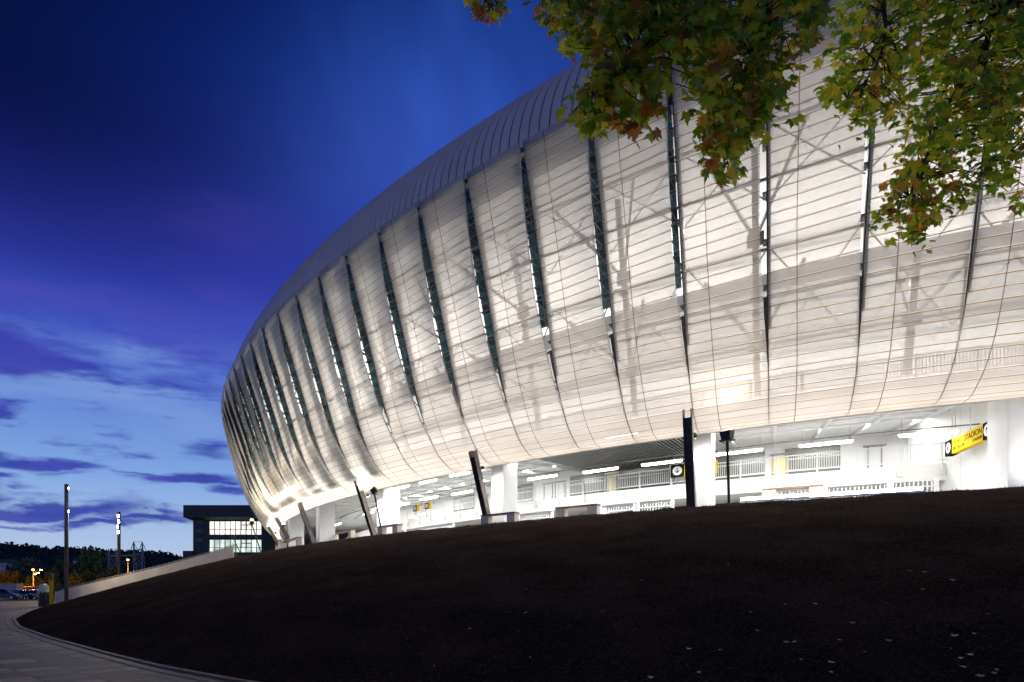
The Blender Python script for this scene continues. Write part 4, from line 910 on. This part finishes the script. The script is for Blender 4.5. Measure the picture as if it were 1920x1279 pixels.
for i, (x, y) in enumerate(fall):
    h, nn_ = on_mound(x, y)
    if h is None: continue
    if nn_.z < 0: nn_ = -nn_
    s = (.075 if i < 33 else .04) * rng.uniform(.6, 1.15)
    if fl is None or i % 1 == 0:
        mb = MB(); a = rng.random() * 6.28; pts = [(p[0] * math.cos(a) - p[1] * math.sin(a), p[0] * math.sin(a) + p[1] * math.cos(a)) for p in LEAF]
        mb.add([(p[0], p[1], .22 * abs(p[0]) + .15 * p[1] ** 2) for p in pts] + [(0, 0, 0)], [(j, (j + 1) % len(pts), len(pts)) for j in range(len(pts))])
    o = mb.build('fallen_leaf', FLM[1 if i == 28 else (2 if i % 5 == 4 else 0)]); o.scale = (s, s, s); o.location = h + nn_ * .015; o.rotation_euler = nn_.to_track_quat('Z', 'Y').to_euler()
    tag(o, 'rust red fallen leaf lying on the black soil at the lower right' if i == 28 else 'small pale fallen leaf lying on the dark mound', 'leaf', 'fallen leaves scattered over the mound')
# dry grass tufts
mb = MB()
for i in range(26000):
    u_ = rng.integers(2, MG.shape[0] - 20); v_ = rng.random() ** (1.0 if i % 3 else .25) * (MG.shape[1] - 2); j = int(v_); c = MG[u_, j] + (MG[u_, j + 1] - MG[u_, j]) * (v_ - j) + (MG[u_ + 1, j] - MG[u_, j]) * rng.random()
    a = rng.random() * 6.28; h = .02 + (.09 if v_ > MG.shape[1] * .9 else .06) * rng.random(); w = .006 + .004 * rng.random(); le = rng.normal(0, .04, 2)
    mb.add([c + np.array([math.cos(a) * w, math.sin(a) * w, -.01]), c - np.array([math.cos(a) * w, math.sin(a) * w, .01]), c + np.array([le[0], le[1], h])], [(0, 1, 2)])
for i in range(7000):
    u_ = rng.integers(2, MG.shape[0] - 45); v_ = MG.shape[1] - 1.2 - 5 * rng.random() ** 2; j = int(v_); c = MG[u_, j] + (MG[u_, j + 1] - MG[u_, j]) * (v_ - j) + (MG[u_ + 1, j] - MG[u_, j]) * rng.random()
    cl_ = .5 + .5 * math.sin(u_ * .9) * math.sin(u_ * .37); a = rng.random() * 6.28; h = .03 + .16 * rng.random() ** 2 * cl_; w = .008 + .006 * rng.random(); le = rng.normal(0, .05, 2)
    mb.add([c + np.array([math.cos(a) * w, math.sin(a) * w, -.01]), c - np.array([math.cos(a) * w, math.sin(a) * w, .01]), c + np.array([le[0], le[1], h])], [(0, 1, 2)])
tag(mb.build('dry_grass', leafmat('dry_grass_blades', (.03, .022, .014), (.13, .09, .055))), 'thin dry grass and roots over the dark soil', 'grass', kind='stuff')
# --------------------------------------------------------------- sky
w = bpy.data.worlds.new('World'); SC.world = w; w.use_nodes = True; t = w.node_tree; g = NG(t); bg = t.nodes['Background']
tc = t.nodes.new('ShaderNodeTexCoord'); sp = t.nodes.new('ShaderNodeSeparateXYZ'); t.links.new(tc.outputs['Generated'], sp.inputs[0])
DEG = 180 / math.pi
azn = g.m('MULTIPLY', g.m('ARCTAN2', sp.outputs[0], sp.outputs[1]), DEG); eln = g.m('MULTIPLY', g.m('ARCSINE', sp.outputs[2]), DEG)
ramp = t.nodes.new('ShaderNodeValToRGB'); t.links.new(g.m('DIVIDE', eln, 90.), ramp.inputs[0]); cr = ramp.color_ramp
stops = [(-1, (150, 175, 218)), (2, (184, 200, 228)), (6, (160, 188, 228)), (10, (128, 166, 226)), (14, (108, 146, 216)), (18, (90, 122, 208)), (22, (62, 82, 188)), (26, (46, 58, 162)), (30, (36, 46, 140)), (35, (22, 36, 114)), (40, (14, 36, 112)), (48, (6, 22, 84)), (90, (3, 10, 50))]
while len(cr.elements) < len(stops): cr.elements.new(.5)
for e, (d, c) in zip(cr.elements, stops): e.position = max(0, d / 90); e.color = (*srgb(*c), 1)
def gauss(a0, e0, wa, we, A=azn, E=eln):
    x = g.m('DIVIDE', g.m('SUBTRACT', A, a0), wa); y = g.m('DIVIDE', g.m('SUBTRACT', E, e0), we)
    return g.m('EXPONENT', g.m('MULTIPLY', g.m('ADD', g.m('MULTIPLY', x, x), g.m('MULTIPLY', y, y)), -1.))
def ae(x, y): d = math.hypot(F, x - CX); return math.degrees(math.atan((x - CX) / F)), math.degrees(math.atan((YH - y) / d))
c = ramp.outputs[0]
dark = g.m('MULTIPLY', g.smooth(azn, -2, -34), g.smooth(eln, 20, 38)); c = g.mix(g.m('MULTIPLY', dark, .8), c, srgb(3, 12, 50))
nd = g.noise(g.comb(g.m('MULTIPLY', g.m('ADD', azn, g.m('MULTIPLY', eln, .25)), .07), g.m('MULTIPLY', eln, .03), 5.), 1.1, 3, .5)
a0, e0 = ae(850, 190); c = g.mix(g.m('MULTIPLY', g.m('MULTIPLY', gauss(a0, e0, 11, 9), g.m('ADD', .35, g.smooth(nd, .3, .75))), .62), c, srgb(54, 102, 208))
a0, e0 = ae(760, 330); c = g.mix(g.m('MULTIPLY', gauss(a0, e0, 12, 6), .4), c, srgb(62, 88, 188))
# warped coordinates for long streaky clouds
v = g.comb(g.m('MULTIPLY', azn, .06), g.m('MULTIPLY', eln, .2), 3.1)
n1 = g.noise(v, 1.2, 5, .55); n2 = g.noise(g.comb(g.m('MULTIPLY', azn, .05), g.m('MULTIPLY', eln, .26), 9.), 1.8, 5, .6)
A = g.m('ADD', azn, g.m('MULTIPLY', g.m('SUBTRACT', n2, .5), 13.)); E = g.m('ADD', eln, g.m('MULTIPLY', g.m('SUBTRACT', n1, .5), 7.))
pinks = [(420, 440, 120, 30, .14), (110, 565, 240, 16, .3), (330, 650, 130, 18, .3), (440, 560, 60, 30, .2)]
for x, y, wx, wy, st in pinks:
    a0, e0 = ae(x, y); c = g.mix(g.m('MULTIPLY', gauss(a0, e0, wx / 20., wy / 19., A, E), st), c, srgb(88, 76, 176))
light = [(260, 670, 60, 16, .5), (180, 730, 150, 20, .8), (330, 790, 130, 22, .6), (30, 625, 60, 12, .5), (60, 745, 80, 12, .5)]
for x, y, wx, wy, st in light:
    a0, e0 = ae(x, y); c = g.mix(g.m('MULTIPLY', gauss(a0, e0, wx / 20., wy / 19., A, E), st), c, srgb(128, 160, 222))
blobs = [(60, 680, 120, 34, 1.), (-60, 640, 140, 50, .9), (150, 700, 70, 20, .7), (10, 778, 55, 14, .8), (300, 725, 90, 12, .55), (70, 872, 130, 17, .95), (150, 900, 70, 8, .5), (-10, 905, 70, 10, .8), (70, 945, 170, 16, 1.), (260, 968, 110, 9, .8), (180, 975, 110, 9, .8), (372, 905, 90, 17, .95), (290, 890, 60, 7, .6), (385, 838, 60, 18, .6), (255, 830, 60, 7, .4), (440, 930, 70, 12, .8), (20, 975, 120, 7, .6), (-200, 900, 150, 40, .8)]
mask = None
for x, y, wx, wy, st in blobs:
    a0, e0 = ae(x, y); q_ = g.m('MULTIPLY', gauss(a0, e0, wx / 20., wy / 19., A, E), st); mask = q_ if mask is None else g.m('MAXIMUM', mask, q_)
n3 = g.noise(g.comb(g.m('MULTIPLY', azn, .1), g.m('MULTIPLY', eln, .55), 1.), 1.5, 5, .6)
mask = g.smooth(g.m('MULTIPLY', mask, g.m('ADD', .55, n3)), .16, .8)
cc = g.mix(g.smooth(n2, .35, .65), srgb(36, 52, 158), srgb(62, 68, 172))
c = g.mix(g.m('MULTIPLY', mask, .92), c, cc)
amb = g.smooth(g.m('SUBTRACT', n3, g.m('MULTIPLY', g.m('ABSOLUTE', g.m('SUBTRACT', eln, 19.)), .012)), .45, .62); c = g.mix(g.m('MULTIPLY', g.m('MULTIPLY', amb, g.smooth(eln, 25, 20)), .5), c, srgb(56, 66, 176))
t.links.new(c, bg.inputs[0]); bg.inputs[1].default_value = 1.0
# --------------------------------------------------------------- render settings
SC.view_settings.view_transform = 'Standard'; SC.view_settings.look = 'None'; SC.view_settings.exposure = 0; SC.view_settings.gamma = 1
SC.render.engine = 'CYCLES'; SC.cycles.use_denoising = True
try: SC.cycles.denoiser = 'OPENIMAGEDENOISE'
except Exception: pass
SC.cycles.max_bounces = 6; SC.cycles.diffuse_bounces = 3; SC.cycles.transparent_max_bounces = 10; SC.cycles.sample_clamp_indirect = 6; SC.cycles.caustics_reflective = False; SC.cycles.caustics_refractive = False
